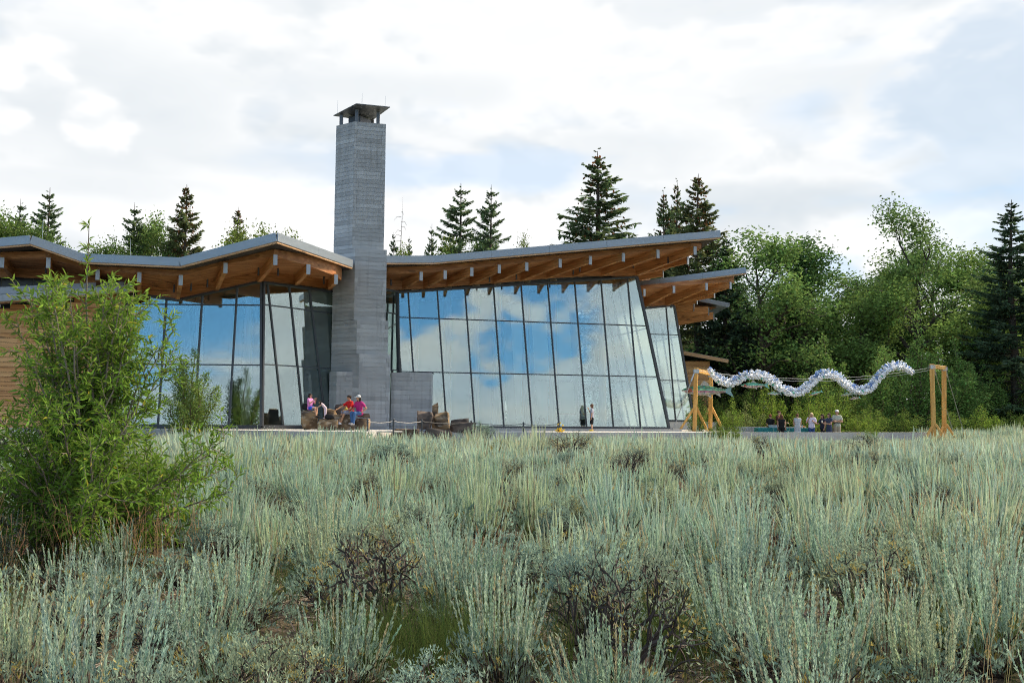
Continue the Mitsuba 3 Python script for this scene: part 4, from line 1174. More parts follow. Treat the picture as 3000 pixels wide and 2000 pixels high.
    if 'camera' in c:
        m_ = (J['Rwr'] + J['Lwr']) / 2 + unit(J['Rwr'] - J['Rel']) * 0.055
        k = put('camera', (world(m_ + box((-0.045, -0.02, -0.03), (0.045, 0.02, 0.03))[0]), BOXF[:, ::-1]), 'gloss', t, color=(0.015, 0.015, 0.017))
        put('lens', (world(tube([m_ + A(0, 0.015, 0), m_ + A(0, 0.06, 0)], 0.022, 12)[0]), tube([m_, m_ + A(0, 0.1, 0)], 0.02, 12)[1]), 'gloss', t, color=(0.02, 0.02, 0.022))
    if 'cup' in c:
        w = J[c['cup'] + 'wr'] + unit(J[c['cup'] + 'wr'] - J[c['cup'] + 'el']) * 0.06
        put('cup', (world(tube([w + A(0, 0, -0.02), w + A(0, 0, 0.06)], [0.02, 0.025], 12)[0]), tube([w, w + A(0, 0, 0.1)], 0.02, 12)[1]), 'paint', t, color=(0.78, 0.76, 0.62))
    if 'plate' in c:
        w = J[c['plate'] + 'wr'] + unit(J[c['plate'] + 'wr'] - J[c['plate'] + 'el']) * 0.08
        put('plate', (world(tube([w + A(0, 0, 0.012), w + A(0, 0, 0.02), w + A(0, 0, 0.012)], [0.03, 0.07, 0.001], 14)[0]), tube([w, w + A(0, 0, 0.1), w], 0.02, 14)[1]), 'paint', t, color=(0.7, 0.7, 0.68))
    return t


SIT = 'people sitting on the stones at the chimney foot'
GRP = 'people gathered around the green table'
DK, BR = (0.018, 0.013, 0.011), (0.10, 0.05, 0.03)
person('girl in a pink top and blue shorts sitting and holding up a camera', (-8.80, 44.80, 1.56), 68, 1.32,
       dict(top=('tee', (0.62, 0.22, 0.50)), bottom=('short', (0.03, 0.09, 0.55)), shoes=(0.03, 0.025, 0.025), hair=('long', DK), camera=1), SIT, seat=True,
       j={'Rel': (0.15, 0.10, 0.46), 'Rwr': (0.05, 0.20, 0.58), 'Lel': (-0.14, 0.10, 0.46), 'Lwr': (-0.04, 0.20, 0.58), 'Ran': (0.06, 0.30, 0.045), 'Lan': (-0.05, 0.26, 0.02)})
person('small child in a white dress bending forward over the stones', (-8.05, 44.42, 1.52), -75, 0.86,
       dict(top=('gown', (0.66, 0.55, 0.64)), shoes=(0.5, 0.4, 0.45), hair=('mid', DK)), SIT, lean=0.75,
       j={'Rwr': (0.10, 0.44, 0.50), 'Lwr': (-0.06, 0.44, 0.50), 'Rel': (0.13, 0.34, 0.58), 'Lel': (-0.11, 0.34, 0.58)})
person('man in a red shirt sitting and reaching one arm out over the stone', (-6.98, 44.72, 1.30), -52, 1.58,
       dict(top=('tee', (0.55, 0.015, 0.015)), bottom=('shorts', (0.24, 0.25, 0.32)), shoes=(0.62, 0.64, 0.70), hair=('short', DK)), SIT, seat=True, head_turn=18, lean=0.16, skin=(0.46, 0.26, 0.16),
       j={'Rel': (0.17, 0.20, 0.47), 'Rwr': (0.18, 0.34, 0.39), 'Lel': (-0.15, 0.10, 0.42), 'Lwr': (-0.06, 0.22, 0.36), 'Rkn': (0.05, 0.24, 0.31), 'Ran': (0.05, 0.34, 0.05), 'Lan': (-0.05, 0.36, 0.02)})
person('woman in a magenta shirt, jeans and a grey cap sitting at the right', (-6.58, 44.50, 1.27), -40, 1.60,
       dict(top=('tee', (0.40, 0.025, 0.17)), bottom=('pants', (0.045, 0.115, 0.27)), shoes=(0.30, 0.30, 0.32), hair=('mid', DK), cap=(0.52, 0.57, 0.62)), SIT, seat=True, head_turn=12, lean=0.10, skin=(0.46, 0.26, 0.17),
       j={'Lel': (-0.22, -0.05, 0.44), 'Lwr': (-0.11, 0.03, 0.33), 'Rel': (0.16, 0.08, 0.43), 'Rwr': (0.10, 0.22, 0.36), 'Ran': (0.05, 0.22, 0.045), 'Lan': (-0.06, 0.27, 0.03)})
person('small boy in a yellow shirt half hidden behind the man in red', (-7.28, 45.42, ZT), -70, 1.16,
       dict(top=('tee', (0.60, 0.50, 0.06)), bottom=('shorts', (0.06, 0.07, 0.12)), hair=('short', DK)), SIT, skin=(0.44, 0.25, 0.16), lean=0.1)
person('person with brown hair, grey tee and black shorts standing alone by the tall glass', (4.31, 54.85, ZR), -100, 1.46,
       dict(top=('tee', (0.34, 0.36, 0.45)), bottom=('shorts', (0.008, 0.008, 0.010)), shoes=(0.70, 0.52, 0.05), hair=('mid', (0.13, 0.065, 0.035))), None,
       j={'Rel': (0.13, 0.07, 0.64), 'Rwr': (0.06, 0.13, 0.80), 'Lwr': (-0.14, 0.02, 0.47)})
person('woman with red hair in a black tee behind the table, seen from behind', (15.04, 59.6, GR), 172, 1.55,
       dict(top=('tee', (0.010, 0.010, 0.013)), bottom=('pants', (0.012, 0.012, 0.015)), hair=('bun', (0.14, 0.04, 0.025))), GRP,
       j={'Lel': (-0.14, 0.06, 0.64), 'Lwr': (-0.10, 0.18, 0.58), 'Rel': (0.14, 0.06, 0.64), 'Rwr': (0.10, 0.18, 0.58)})
person('tall smiling woman with a rust scarf facing right behind the woman in black', (15.45, 59.3, GR), 48, 1.76,
       dict(top=('long', (0.07, 0.025, 0.02)), bottom=('pants', (0.02, 0.02, 0.025)), hair=('bun', (0.07, 0.035, 0.02)), scarf=(0.34, 0.10, 0.055), plate='L'), GRP,
       j={'Lel': (-0.14, 0.06, 0.62), 'Lwr': (-0.12, 0.20, 0.60), 'Rel': (0.14, 0.05, 0.62), 'Rwr': (0.06, 0.18, 0.58)})
person('woman in a black top and trousers in front of the table, seen from behind', (15.16, 57.6, GR), 160, 1.54,
       dict(top=('tank', (0.010, 0.010, 0.012)), bottom=('pants', (0.010, 0.010, 0.013)), hair=('mid', (0.11, 0.05, 0.03))), GRP)
person('woman in a long pale grey sleeveless dress, seen from behind', (16.05, 57.6, GR), 178, 1.60,
       dict(top=('gown', (0.46, 0.49, 0.52)), shoes=(0.3, 0.25, 0.2), hair=('bun', (0.12, 0.06, 0.035))), GRP,
       j={'Lel': (-0.13, 0.03, 0.63), 'Lwr': (-0.09, 0.16, 0.60), 'Rel': (0.13, 0.03, 0.63), 'Rwr': (0.09, 0.16, 0.60)})
person('blond woman in a white tee and blue jeans with one hand at her chin', (16.90, 57.8, GR), -8, 1.66,
       dict(top=('tee', (0.62, 0.58, 0.72)), bottom=('pants', (0.025, 0.065, 0.20)), hair=('long', (0.62, 0.50, 0.30)), shoes=(0.2, 0.2, 0.22)), GRP, head_turn=14,
       j={'Rel': (0.17, 0.02, 0.66), 'Rwr': (0.10, 0.09, 0.79), 'Lel': (-0.15, 0.03, 0.63), 'Lwr': (-0.04, 0.12, 0.70)})
person('woman in a dark navy top, farther of the two standing close together', (17.66, 58.25, GR), -70, 1.58,
       dict(top=('tee', (0.020, 0.025, 0.055)), bottom=('pants', (0.012, 0.013, 0.022)), hair=('mid', (0.035, 0.018, 0.014)), cup='R'), GRP,
       j={'Rel': (0.13, 0.10, 0.64), 'Rwr': (0.10, 0.23, 0.68)})
person('woman in a navy dress holding a cup, nearer of the two standing close together', (17.86, 57.7, GR), -62, 1.64,
       dict(top=('dress', (0.040, 0.055, 0.105)), hair=('long', (0.035, 0.018, 0.014)), cup='R', shoes=(0.04, 0.03, 0.03)), GRP,
       j={'Rel': (0.13, 0.08, 0.63), 'Rwr': (0.08, 0.21, 0.67), 'Lel': (-0.13, 0.04, 0.62), 'Lwr': (-0.02, 0.16, 0.64)})
person('man in a pale cap, grey green tee and khaki shorts with folded arms', (18.46, 58.2, GR), -10, 1.82,
       dict(top=('tee', (0.42, 0.45, 0.38)), bottom=('shorts', (0.42, 0.36, 0.26)), hair=('short', (0.06, 0.04, 0.03)), cap=(0.66, 0.68, 0.70), belt=(0.03, 0.03, 0.05), shoes=(0.2, 0.17, 0.14)), GRP, head_turn=-16,
       j={'Rel': (0.155, 0.035, 0.635), 'Rwr': (-0.04, 0.115, 0.665), 'Lel': (-0.155, 0.035, 0.635), 'Lwr': (0.045, 0.13, 0.645)})

# ---------------------------------------------------------------- trees
def srgb_jit(rng, base, n, amt=0.25, hue=0.06):
    b = np.asarray(base, float)
    return np.clip(b * (1 + rng.normal(0, amt, (n, 1))) * (1 + rng.normal(0, hue, (n, 3))), 0.004, 0.95)


BARK = (0.075, 0.058, 0.048)


def spruce(seed, h=20.0, r=3.2, cones=0.0, ragged=0.3, tone=(0.036, 0.066, 0.036)):
    rng = np.random.default_rng(seed)
    trunk, crown = MB(), MB()
    zs = np.linspace(0, h, 12)
    trunk.add(*tube(np.column_stack([zs * 0 + 0.05 * np.sin(zs * 0.4 + seed), 0.05 * np.cos(zs * 0.3), zs]), 0.012 * h * (1 - zs / h) ** 0.9 + 0.012, 7), BARK)
    z = 0.06 * h
    Ps, Ds, Ls, Ws, Cs = [], [], [], [], []
    while z < 0.985 * h:
        q = z / h
        prof = (1 - q) ** 0.80 * (0.55 + 0.45 * min(1, q * 5)) + 0.012
        nb = int(rng.integers(4, 7)) if q < 0.9 else 4
        a0 = rng.uniform(0, 6.28)
        for k in range(nb):
            if rng.random() < ragged * 0.35:
                continue
            a = a0 + 6.283 * k / nb + rng.normal(0, 0.35)
            zk = z + rng.normal(0, 0.012 * h)
            L = r * prof * rng.uniform(1 - ragged * 1.6, 1 + ragged * 0.9)
            if L < 0.06:
                continue
            out, sd = A(math.cos(a), math.sin(a), 0), A(-math.sin(a), math.cos(a), 0)
            pit = (0.75 * q - 0.42) + rng.normal(0, 0.08)
            m = int(16 + 60 * min(1, L / 3.0))
            t = rng.uniform(0.10, 1.0, m) ** 0.8
            base = A(0, 0, zk) + out * (L * t)[:, None] + A(0, 0, 1) * (L * (pit * t + 0.30 * t * t))[:, None] + sd * (0.07 * L * np.sin(t * 3 + a))[:, None]
            s = rng.choice([-1, 1], m)
            f = (1 - t) * 0.42 * L + 0.22 * min(1, L / 0.9)
            d = unit(out * rng.uniform(0.45, 1.0, (m, 1)) + sd * (s * rng.uniform(0.35, 1.0, m))[:, None] + A(0, 0, 1) * rng.normal(-0.20, 0.22, (m, 1)))
            Ps.append(base); Ds.append(d); Ls.append(np.minimum(f, 0.95) * rng.uniform(0.6, 1.15, m)); Ws.append(rng.uniform(0.07, 0.14, m))
            c = srgb_jit(rng, tone, m, 0.30)
            c[t > 0.8] *= 1.35
            Cs.append(c)
            nh_ = m // 3                                       # hanging twigs
            Ps.append(base[:nh_]); Ds.append(unit(rng.normal(0, 0.25, (nh_, 3)) + A(0, 0, -1))); Ls.append(rng.uniform(0.2, 0.5, nh_) * min(1, L)); Ws.append(rng.uniform(0.08, 0.16, nh_)); Cs.append(c[:nh_] * 0.9)
            trunk.add(*tube([A(0, 0, zk), A(0, 0, zk) + out * L * 0.5 + A(0, 0, L * (pit * 0.5 + 0.07)), A(0, 0, zk) + out * L * 0.95 + A(0, 0, L * (pit * 0.95 + 0.26))], [0.012 * L + 0.012, 0.008 * L + 0.008, 0.006], 3), BARK)
        if cones and q > 0.62:
            m = int(10 * cones)
            aa, rr = rng.uniform(0, 6.28, m), r * prof * rng.uniform(0.3, 0.9, m)
            Ps.append(np.column_stack([rr * np.cos(aa), rr * np.sin(aa), z + rng.uniform(-0.1, 0.1, m)])); Ds.append(np.tile(A(0, 0, -1), (m, 1)) + rng.normal(0, 0.2, (m, 3)))
            Ls.append(rng.uniform(0.16, 0.26, m)); Ws.append(np.full(m, 0.10)); Cs.append(srgb_jit(rng, (0.16, 0.075, 0.035), m, 0.2))
        z += (0.013 + 0.010 * (1 - q)) * h * rng.uniform(0.7, 1.3)
    P, D, L, W, C = np.vstack(Ps), unit(np.vstack(Ds)), np.concatenate(Ls), np.concatenate(Ws), np.vstack(Cs)
    v, f = blades(P, D, side_of(D, rng), L, W)
    crown.add(v, f, rep4(C))
    return trunk, crown


def leafy(seed, h=16.0, r=3.2, n_limb=7, leaf=0.24, per=16, spread=0.50, tone=(0.060, 0.105, 0.030), bare=0.0, low=0.25, lean=0.0, depth=4, bark=BARK):
    """A broad-leaved tree grown limb by limb, then fitted to its height and radius."""
    rng = np.random.default_rng(seed)
    segs, tips = [], []

    def grow(p, d, L, rad, k):
        pts, rads = [p], [rad]
        n = 4
        for i in range(n):
            d = unit(d + rng.normal(0, 0.16, 3) + A(0, 0, 0.07))
            p = p + d * L / n
            pts.append(p); rads.append(rad * (1 - 0.5 * (i + 1) / n))
        segs.append((np.array(pts), np.array(rads), k))
        if k == 0:
            tips.append((pts[-1], d)); tips.append((pts[-2], d)); tips.append((pts[2], d))
            return
        if k == 1:
            tips.append((pts[-1], d)); tips.append((pts[3], d))
        for j in range(int(rng.integers(2, 5)) + (k >= 3)):
            i = int(rng.integers(2, n + 1)) if j else n
            u = unit(d + side_of(d[None], rng)[0] * rng.uniform(0.5, 1.05))
            grow(pts[i], u, L * rng.uniform(0.58, 0.82), rads[i] * 0.72, k - 1)
    tr = 0.022
    top = 1.0
    trunkp = np.array([[lean * t + 0.012 * math.sin(5 * t + seed), 0.012 * math.cos(4 * t), t] for t in np.linspace(0, 0.62, 8)])
    segs.append((trunkp, tr * (1 - 0.55 * np.linspace(0, 1, 8)), depth))
    for i in range(n_limb):
        t = low + (0.60 - low) * (i + rng.uniform(0, 1)) / n_limb
        p = A(np.interp(t, trunkp[:, 2], trunkp[:, 0]), 0, t)
        a = rng.uniform(0, 6.283)
        el = rng.uniform(0.25, 1.0)
        grow(p, A(math.cos(a) * math.cos(el), math.sin(a) * math.cos(el), math.sin(el)), rng.uniform(0.16, 0.26) * (1.1 - 0.5 * (t - low)), tr * 0.5, depth - 2)
    grow(trunkp[-1], A(lean, 0, 1), 0.22, tr * 0.45, depth - 1)
    P = np.array([t[0] for t in tips])
    zmax, rmax = P[:, 2].max(), np.percentile(np.hypot(P[:, 0], P[:, 1]), 93)
    sc = A(r / rmax, r / rmax, h / zmax)
    trunk, crown = MB(), MB()
    for pts, rads, k in segs:
        if k == 0 and rng.random() < 0.4:
            continue
        trunk.add(*tube(pts * sc, rads * h * (1.0 if k else 0.8) + 0.006, 6 if k >= 2 else 4), np.clip(A(*bark) * rng.uniform(0.8, 1.25), 0, 1))
    keep = rng.random(len(P)) > bare
    P = P[keep] * sc
    m = len(P)
    c0 = srgb_jit(rng, tone, m, 0.22, 0.05)
    Q = np.repeat(P, per, axis=0) + rng.normal(0, 1, (m * per, 3)) * spread * (r / 3.2) ** 0.5 * A(1, 1, 0.8)
    D = unit(rng.normal(0, 1, (m * per, 3)) + A(0, 0, -0.25))
    C = np.clip(np.repeat(c0, per, axis=0) * (1 + rng.normal(0, 0.22, (m * per, 1))), 0.004, 0.9)
    v, f = blades(Q, D, side_of(D, rng), leaf * rng.uniform(0.6, 1.25, m * per), leaf * rng.uniform(0.4, 0.75, m * per))
    crown.add(v, f, rep4(C))
    return trunk, crown


def stems_shrub(seed, h=2.6, r=1.3, stems=12, leaf=0.09, n_leaf=3800, tone=(0.075, 0.125, 0.03), slim=0.33, top=1.0):
    """A many-stemmed willow-like bush: upright stems, leaves along them."""
    rng = np.random.default_rng(seed)
    wood, crown = MB(), MB()
    P, T_ = [], []
    for i in range(stems):
        a, rr = rng.uniform(0, 6.283), r * math.sqrt(rng.uniform(0.02, 1))
        hh = h * (1 - 0.5 * (rr / r) ** 2) * rng.uniform(0.75, 1.0)
        if i == 0:
            rr, hh = 0.1 * r, h
        t = np.linspace(0, 1, 7)
        pts = np.column_stack([math.cos(a) * rr * t ** 0.8, math.sin(a) * rr * t ** 0.8, hh * t]) + rng.normal(0, 0.02 * h, (7, 3)) * t[:, None]
        wood.add(*tube(pts, 0.011 * h * (1 - 0.9 * t) + 0.004, 4), (0.12, 0.09, 0.06))
        k = n_leaf // stems
        u = rng.uniform(0.10, 1.0, k) ** 0.8
        q = np.column_stack([np.interp(u, t, pts[:, c]) for c in range(3)])
        wid = r * slim * (0.9 * (1 - u) + 0.14)
        P.append(q + rng.normal(0, 1, (k, 3)) * wid[:, None] * A(1, 1, 0.7))
    P = np.vstack(P)
    P = P[P[:, 2] > 0.02 * h]
    m = len(P)
    cl = srgb_jit(rng, tone, 60, 0.2, 0.08)
    idx = (meshkit.noise(P * 1.6 + seed) * 59).astype(int)
    D = unit(rng.normal(0, 0.8, (m, 3)) + A(0, 0, 0.5) + unit(P * A(1, 1, 0)) * 0.4)
    C = np.clip(cl[idx] * (1 + rng.normal(0, 0.25, (m, 1))), 0.004, 0.9)
    v, f = blades(P, D, side_of(D, rng), leaf * rng.uniform(0.6, 1.3, m), leaf * rng.uniform(0.28, 0.5, m))
    crown.add(v, f, rep4(C))
    return wood, crown


def group2(name, trunk, crown, a='trunk', b='crown'):
    scene[name] = {'type': 'shapegroup', a: mikit.ply(trunk.mesh(), 'paint', color=trunk.colors()), b: mikit.ply(crown.mesh(), 'leaf', color=crown.colors())}
    return name


SPR = [group2(f'spruce_kind_{i}', *spruce(100 + i, 20, 3.2, cones=c, ragged=g * 1.25, tone=t)) for i, (c, g, t) in enumerate((
    (0.9, 0.22, (0.115, 0.165, 0.080)), (0.0, 0.34, (0.115, 0.175, 0.090)), (1.4, 0.16, (0.125, 0.155, 0.070)), (0.0, 0.18, (0.070, 0.115, 0.068))))]
LEA = [group2(f'leafy_kind_{i}', *leafy(200 + i, 16, 3.2, tone=t, per=p, low=lo)) for i, (t, p, lo) in enumerate((
    ((0.145, 0.225, 0.066), 34, 0.25), ((0.115, 0.190, 0.058), 34, 0.22), ((0.190, 0.265, 0.066), 34, 0.2)))]
COT = [group2(f'cotton_kind_{i}', *leafy(300 + i, 16, 3.2, n_limb=nl, tone=t, per=p, low=lo, bare=b)) for i, (nl, t, p, lo, b) in enumerate((
    (8, (0.145, 0.245, 0.075), 26, 0.22, 0.1), (9, (0.085, 0.165, 0.055), 34, 0.16, 0.0), (8, (0.170, 0.270, 0.078), 32, 0.12, 0.0)))]
BIG = group2('big_cotton_kind', *leafy(417, 19.3, 4.6, n_limb=7, tone=(0.120, 0.200, 0.068), per=34, low=0.30, bare=0.14, spread=0.40, depth=4, bark=(0.055, 0.045, 0.04)))
ASP = [group2(f'aspen_kind_{i}', *stems_shrub(500 + i, 8, 2.4, 16, 0.20, 9000, (0.175, 0.290, 0.085), 0.30)) for i in range(2)]
SHR = [group2(f'shrub_kind_{i}', *stems_shrub(520 + i, 2.6, 1.4, 14, 0.11, 4200, t), 'stems', 'leaves') for i, t in enumerate(((0.185, 0.285, 0.055), (0.165, 0.25, 0.06), (0.20, 0.275, 0.10)))]


def plant(name, group_id, x, y, h, r, h0, r0, label, cat, grp=None, spin=None, sink=0.15):
    k = thing(name, label, cat, grp)
    s = zlib.crc32(k.encode()) % 360 if spin is None else spin
    scene[k] = {'type': 'instance', 'group': {'type': 'ref', 'id': group_id},
                'to_world': T().translate([x, y, float(ground_z(x, y)) - sink]).rotate([0, 0, 1], s).scale([r / r0, r / r0, h / h0])}
    return k


SPRUCES = [(-42.8, 88, 19.8, 3.4, 1, 'leftmost spruce tip above the left wing, behind a leafy crown'), (-38.6, 84, 20.0, 4.2, 1, 'slim ragged spruce above the left end of the roof'),
           (-32.1, 86, 19.2, 3.8, 1, 'spruce rising in front of a leafy crown, left of the tallest left spruce'), (-27.2, 84, 20.4, 4.6, 2, 'tallest spruce behind the left wing, brown with cones near its top'),
           (-23.9, 88, 19.3, 3.6, 2, 'spruce just right of the tallest one behind the left wing'), (-11.2, 95, 18.5, 2.2, 3, 'small spruce left of the bare snag'), (-9.7, 95, 18.1, 2.0, 3, 'small spruce right of the bare snag'),
           (-7.4, 92, 18.7, 1.9, 1, 'thin spruce at the left foot of the pair behind the tall hall'), (-4.6, 88, 21.6, 5.2, 1, 'left spruce of the pair behind the start of the tall hall roof'),
           (-1.9, 86, 21.0, 4.2, 1, 'right spruce of the pair behind the start of the tall hall roof'), (7.0, 84, 23.4, 7.6, 0, 'broadest and tallest spruce, over the middle of the tall hall roof'),
           (13.4, 90, 21.5, 4.0, 0, 'thin spruce, leftmost of the three at the high end of the roof'), (14.7, 91, 22.6, 3.6, 0, 'middle spruce of the three at the high end of the roof'),
           (15.3, 84, 21.6, 6.0, 2, 'right spruce of the three at the high end of the roof, brown with cones'),
           (17.2, 82, 16.0, 4.6, 3, 'dark spruce filling the gap right of the roof ends'), (18.4, 80, 10.8, 3.4, 3, 'lower dark spruce over the cedar building'),
           (23.8, 88, 13.2, 4.4, 3, 'very dark spruce in the middle of the forest edge'), (36.6, 74.5, 17.6, 5.4, 3, 'tall dark spruce at the right edge of the picture'), (43.4, 90, 14.0, 4.2, 3, 'darker spruce behind the tall one at the right edge')]
for x, y, h, r, kind, lab in SPRUCES:
    plant('spruce_tree', SPR[kind], x, y, h, r, 20, 3.2, lab, 'spruce tree')
for i, (x, y, h, r) in enumerate(((20, 112, 13, 4.5), (25, 116, 13, 4.5), (29.5, 110, 12, 4.5), (34, 118, 13, 4.8), (39, 112, 12, 4.8), (44, 116, 13.5, 4.8), (49, 112, 14, 4.8), (54, 110, 15, 4.8), (58, 118, 15, 5), (16, 116, 12, 4.5), (47, 98, 14, 4.5), (31, 98, 10, 4.2))):
    plant('spruce_tree', SPR[3], x, y, h, r, 20, 3.2, 'dark spruce deep in the forest behind the leafy trees', 'spruce tree', 'dark spruces deep in the forest')
LEAFIES = [(-40.0, 82, 17.2, 3.0, 0, 'round leafy crown at the far left over the roof, under a spruce tip'), (-37.2, 80, 16.4, 2.8, 1, 'darker leafy crown right of the slim ragged spruce'), (-36.0, 84, 15.2, 2.6, 0, 'low leafy crown peeping over the roof valley at the left'),
           (-30.5, 85, 18.1, 2.7, 0, 'leafy crown behind the second left spruce'), (-32.6, 82, 15.4, 2.8, 1, 'low dark leafy crown left of the second left spruce'), (-28.9, 84, 16.4, 2.6, 1, 'leafy crown between the two middle left spruces'),
           (-23.0, 84, 16.8, 2.8, 2, 'bright leafy crown behind the roof ridge, left one of three'), (-21.2, 86, 17.0, 2.6, 2, 'bright leafy crown behind the roof ridge, middle one of three'), (-19.6, 88, 16.9, 2.4, 2, 'bright leafy crown behind the roof ridge, right one of three'),
           (-9.9, 90, 16.2, 1.9, 2, 'small leafy crown at the foot of the bare snag'), (-5.6, 86, 16.0, 2.4, 2, 'yellow green leafy crown at the foot of the paired spruces'), (0.9, 88, 16.8, 1.4, 2, 'lone leafy sprig above the roof right of the paired spruces'), (-2.9, 92, 18.0, 2.3, 1, 'dark leafy crown between the paired spruces')]
for x, y, h, r, kind, lab in LEAFIES:
    plant('leafy_tree', LEA[kind], x, y, h, r, 16, 3.2, lab, 'tree')
COTTONS = [(19.3, 80, 15.7, 4.5, 0, 'open cottonwood with a forked pale trunk, first leafy tree right of the roofs'), (24.3, 84, 16.4, 4.5, 1, 'full dark green cottonwood, second leafy tree right of the roofs'), (27.9, 82, 13.3, 4.0, 2, 'lower yellow green cottonwood left of the gnarled tree'),
           (38.3, 84, 15.7, 4.8, 2, 'light green cottonwood right of the gnarled tree'), (33.8, 92, 13.9, 4.8, 1, 'cottonwood behind the gnarled trunk'), (38.0, 92, 17.2, 4.2, 0, 'thin crowned cottonwood with bare twigs right of the gnarled tree'),
           (25.2, 96, 14.4, 5.2, 1, 'shaded cottonwood behind the second leafy tree'), (31.6, 100, 14.8, 5.2, 2, 'far cottonwood left of the gnarled tree'), (49.0, 100, 16.9, 5.8, 1, 'far cottonwood beside the right edge spruce'), (37.6, 104, 17.0, 5.5, 1, 'far cottonwood between the gnarled tree and the right edge spruce'),
           (21.6, 98, 14.6, 4.8, 1, 'shaded cottonwood behind the open forked one'), (35.6, 80, 10.4, 4.5, 2, 'low bright cottonwood at the foot of the gnarled tree')]
for x, y, h, r, kind, lab in COTTONS:
    plant('cottonwood_tree', COT[kind], x, y, h, r, 16, 3.2, lab, 'tree')
plant('cottonwood_tree', BIG, 33.4, 84, 18.9, 5.6, 19.3, 4.6, 'tall gnarled cottonwood with dark bare limbs showing through its crown', 'tree', spin=40)
for i, (x, y, h, r, lab) in enumerate(((28.4, 71, 8.5, 3.0, 'tallest bright aspen clump behind the tail of the bottle wave'), (25.2, 70, 6.3, 2.5, 'aspen clump under the right crest of the bottle wave'), (31.0, 72, 6.9, 2.9, 'aspen clump right of the tail of the bottle wave'), (33.8, 74, 5.7, 2.5, 'low aspen clump right of the right timber frame'), (22.6, 74, 7.2, 2.4, 'shaded aspen clump behind the middle of the wave'), (37.0, 74, 5.2, 2.5, 'low aspen clump near the right edge spruce'))):
    plant('aspen_clump', ASP[i % 2], x, y, h, r, 8, 2.4, lab, 'aspen clump')

snag_t, _t = MB(), 0
zz = np.linspace(0, 22, 14)
snag_t.add(*tube(np.column_stack([0.12 * np.sin(zz * 0.35), zz * 0, zz]), 0.16 * (1 - zz / 22.5), 6), (0.10, 0.085, 0.075))
_r = np.random.default_rng(8)
sn = thing('snag', 'bare dead conifer trunk right of the chimney', 'dead tree')
S0 = A(-10.6, 96, 0.3)
put('trunk', MB().add(snag_t.mesh()[0] + S0, snag_t.mesh()[1], (0.10, 0.085, 0.075)), 'paint', sn)
tw = MB()
for z in np.arange(12, 21, 0.45):
    a, L = _r.uniform(0, 6.28), (22 - z) * 0.14 + _r.uniform(0.1, 0.6)
    d = A(math.cos(a), math.sin(a), 0)
    tw.add(*tube([S0 + A(0, 0, z), S0 + A(0, 0, z + 0.05) + d * L * 0.6, S0 + A(0, 0, z - 0.3) + d * L], [0.03, 0.02, 0.01], 3), (0.11, 0.09, 0.08))
tag(put('twigs', tw, 'paint', sn), kind='stuff')

# shrubs along the forest edge and round the terrace
SHRUBS = [(12.3, 57.4, 2.5, 0.95, 0, 'bright green bush right behind the left timber frame'), (10.45, 52.0, 1.25, 0.75, 1, 'low bush growing against the foot of the left timber frame'), (11.3, 52.4, 1.0, 0.7, 1, 'small bush at the left end of the low wall'), (10.6, 58.6, 2.6, 0.8, 1, 'bush between the posts of the left timber frame'),
          (14.6, 64.5, 2.4, 1.5, 2, 'grey green rounded bush left of the woman in the black tee'), (16.6, 66.0, 3.4, 1.5, 0, 'tall green bush behind the tall woman with the scarf'), (18.3, 63.5, 2.9, 1.4, 0, 'yellow green bush behind the blond woman'), (20.0, 65.0, 3.6, 1.5, 0, 'tallest yellow green bush, behind the man with folded arms'),
          (21.2, 62.0, 1.9, 1.2, 0, 'bush right of the man with folded arms'), (19.9, 56.9, 1.05, 0.5, 0, 'small bush in front of the low wall below the man in khaki shorts'), (23.2, 66.0, 2.2, 1.5, 1, 'dull green bush between the people and the right timber frame'), (25.6, 67.0, 2.0, 1.5, 1, 'bush left of the right timber frame'),
          (28.4, 67.0, 2.1, 1.5, 1, 'bush just right of the right timber frame'), (31.0, 67.5, 2.2, 1.5, 0, 'bush by the ends of the steel guy cables'), (33.6, 69.0, 1.9, 1.4, 1, 'last bush before the right edge spruce'), (36.6, 72.0, 1.7, 1.4, 1, 'low bush under the right edge spruce')]
for x, y, h, r, kind, lab in SHRUBS:
    plant('willow_bush', SHR[kind], x, y, h, r, 2.6, 1.4, lab, 'bush', sink=0.05)
for i in range(16):
    x, y = 12 + i * 2.1 + (i % 3) * 0.5, 75 + (i * 7) % 5
    plant('willow_bush', SHR[1], x, y, 3.2 + (i % 4) * 0.6, 2.0, 2.6, 1.4, 'green undergrowth bush in the shade of the forest edge', 'bush', 'undergrowth bushes at the forest edge')
scene['small_willow_kind'] = group2('small_willow_kind', *stems_shrub(540, 3.5, 1.2, 18, 0.085, 15000, (0.17, 0.26, 0.07), 0.34), 'stems', 'leaves') and scene['small_willow_kind']
plant('willow_bush', 'small_willow_kind', -12.85, 41.0, 3.95, 1.30, 3.5, 1.2, 'slim willow bush in front of the left glass front', 'bush', sink=0.1)
yk = thing('yellow_flower', 'yellow flowering plant at the right end of the rope fence', 'flower')
fl, st = MB(), MB()
for i in range(60):
    p = A(2.40, 50.3, 0.75) + _r.normal(0, 1, 3) * A(0.10, 0.10, 0.17)
    fl.add(*ball(0.035, p + A(0, 0, 0.2), 1), (0.75, 0.50, 0.02))
for i in range(14):
    st.add(*tube([A(2.4, 50.3, 0.3), A(2.4, 50.3, 0.8) + _r.normal(0, 0.08, 3)], 0.006, 4), (0.10, 0.14, 0.04))
tag(put('flower', fl, 'paint', yk), kind='stuff')
put('stem', st, 'paint', yk)


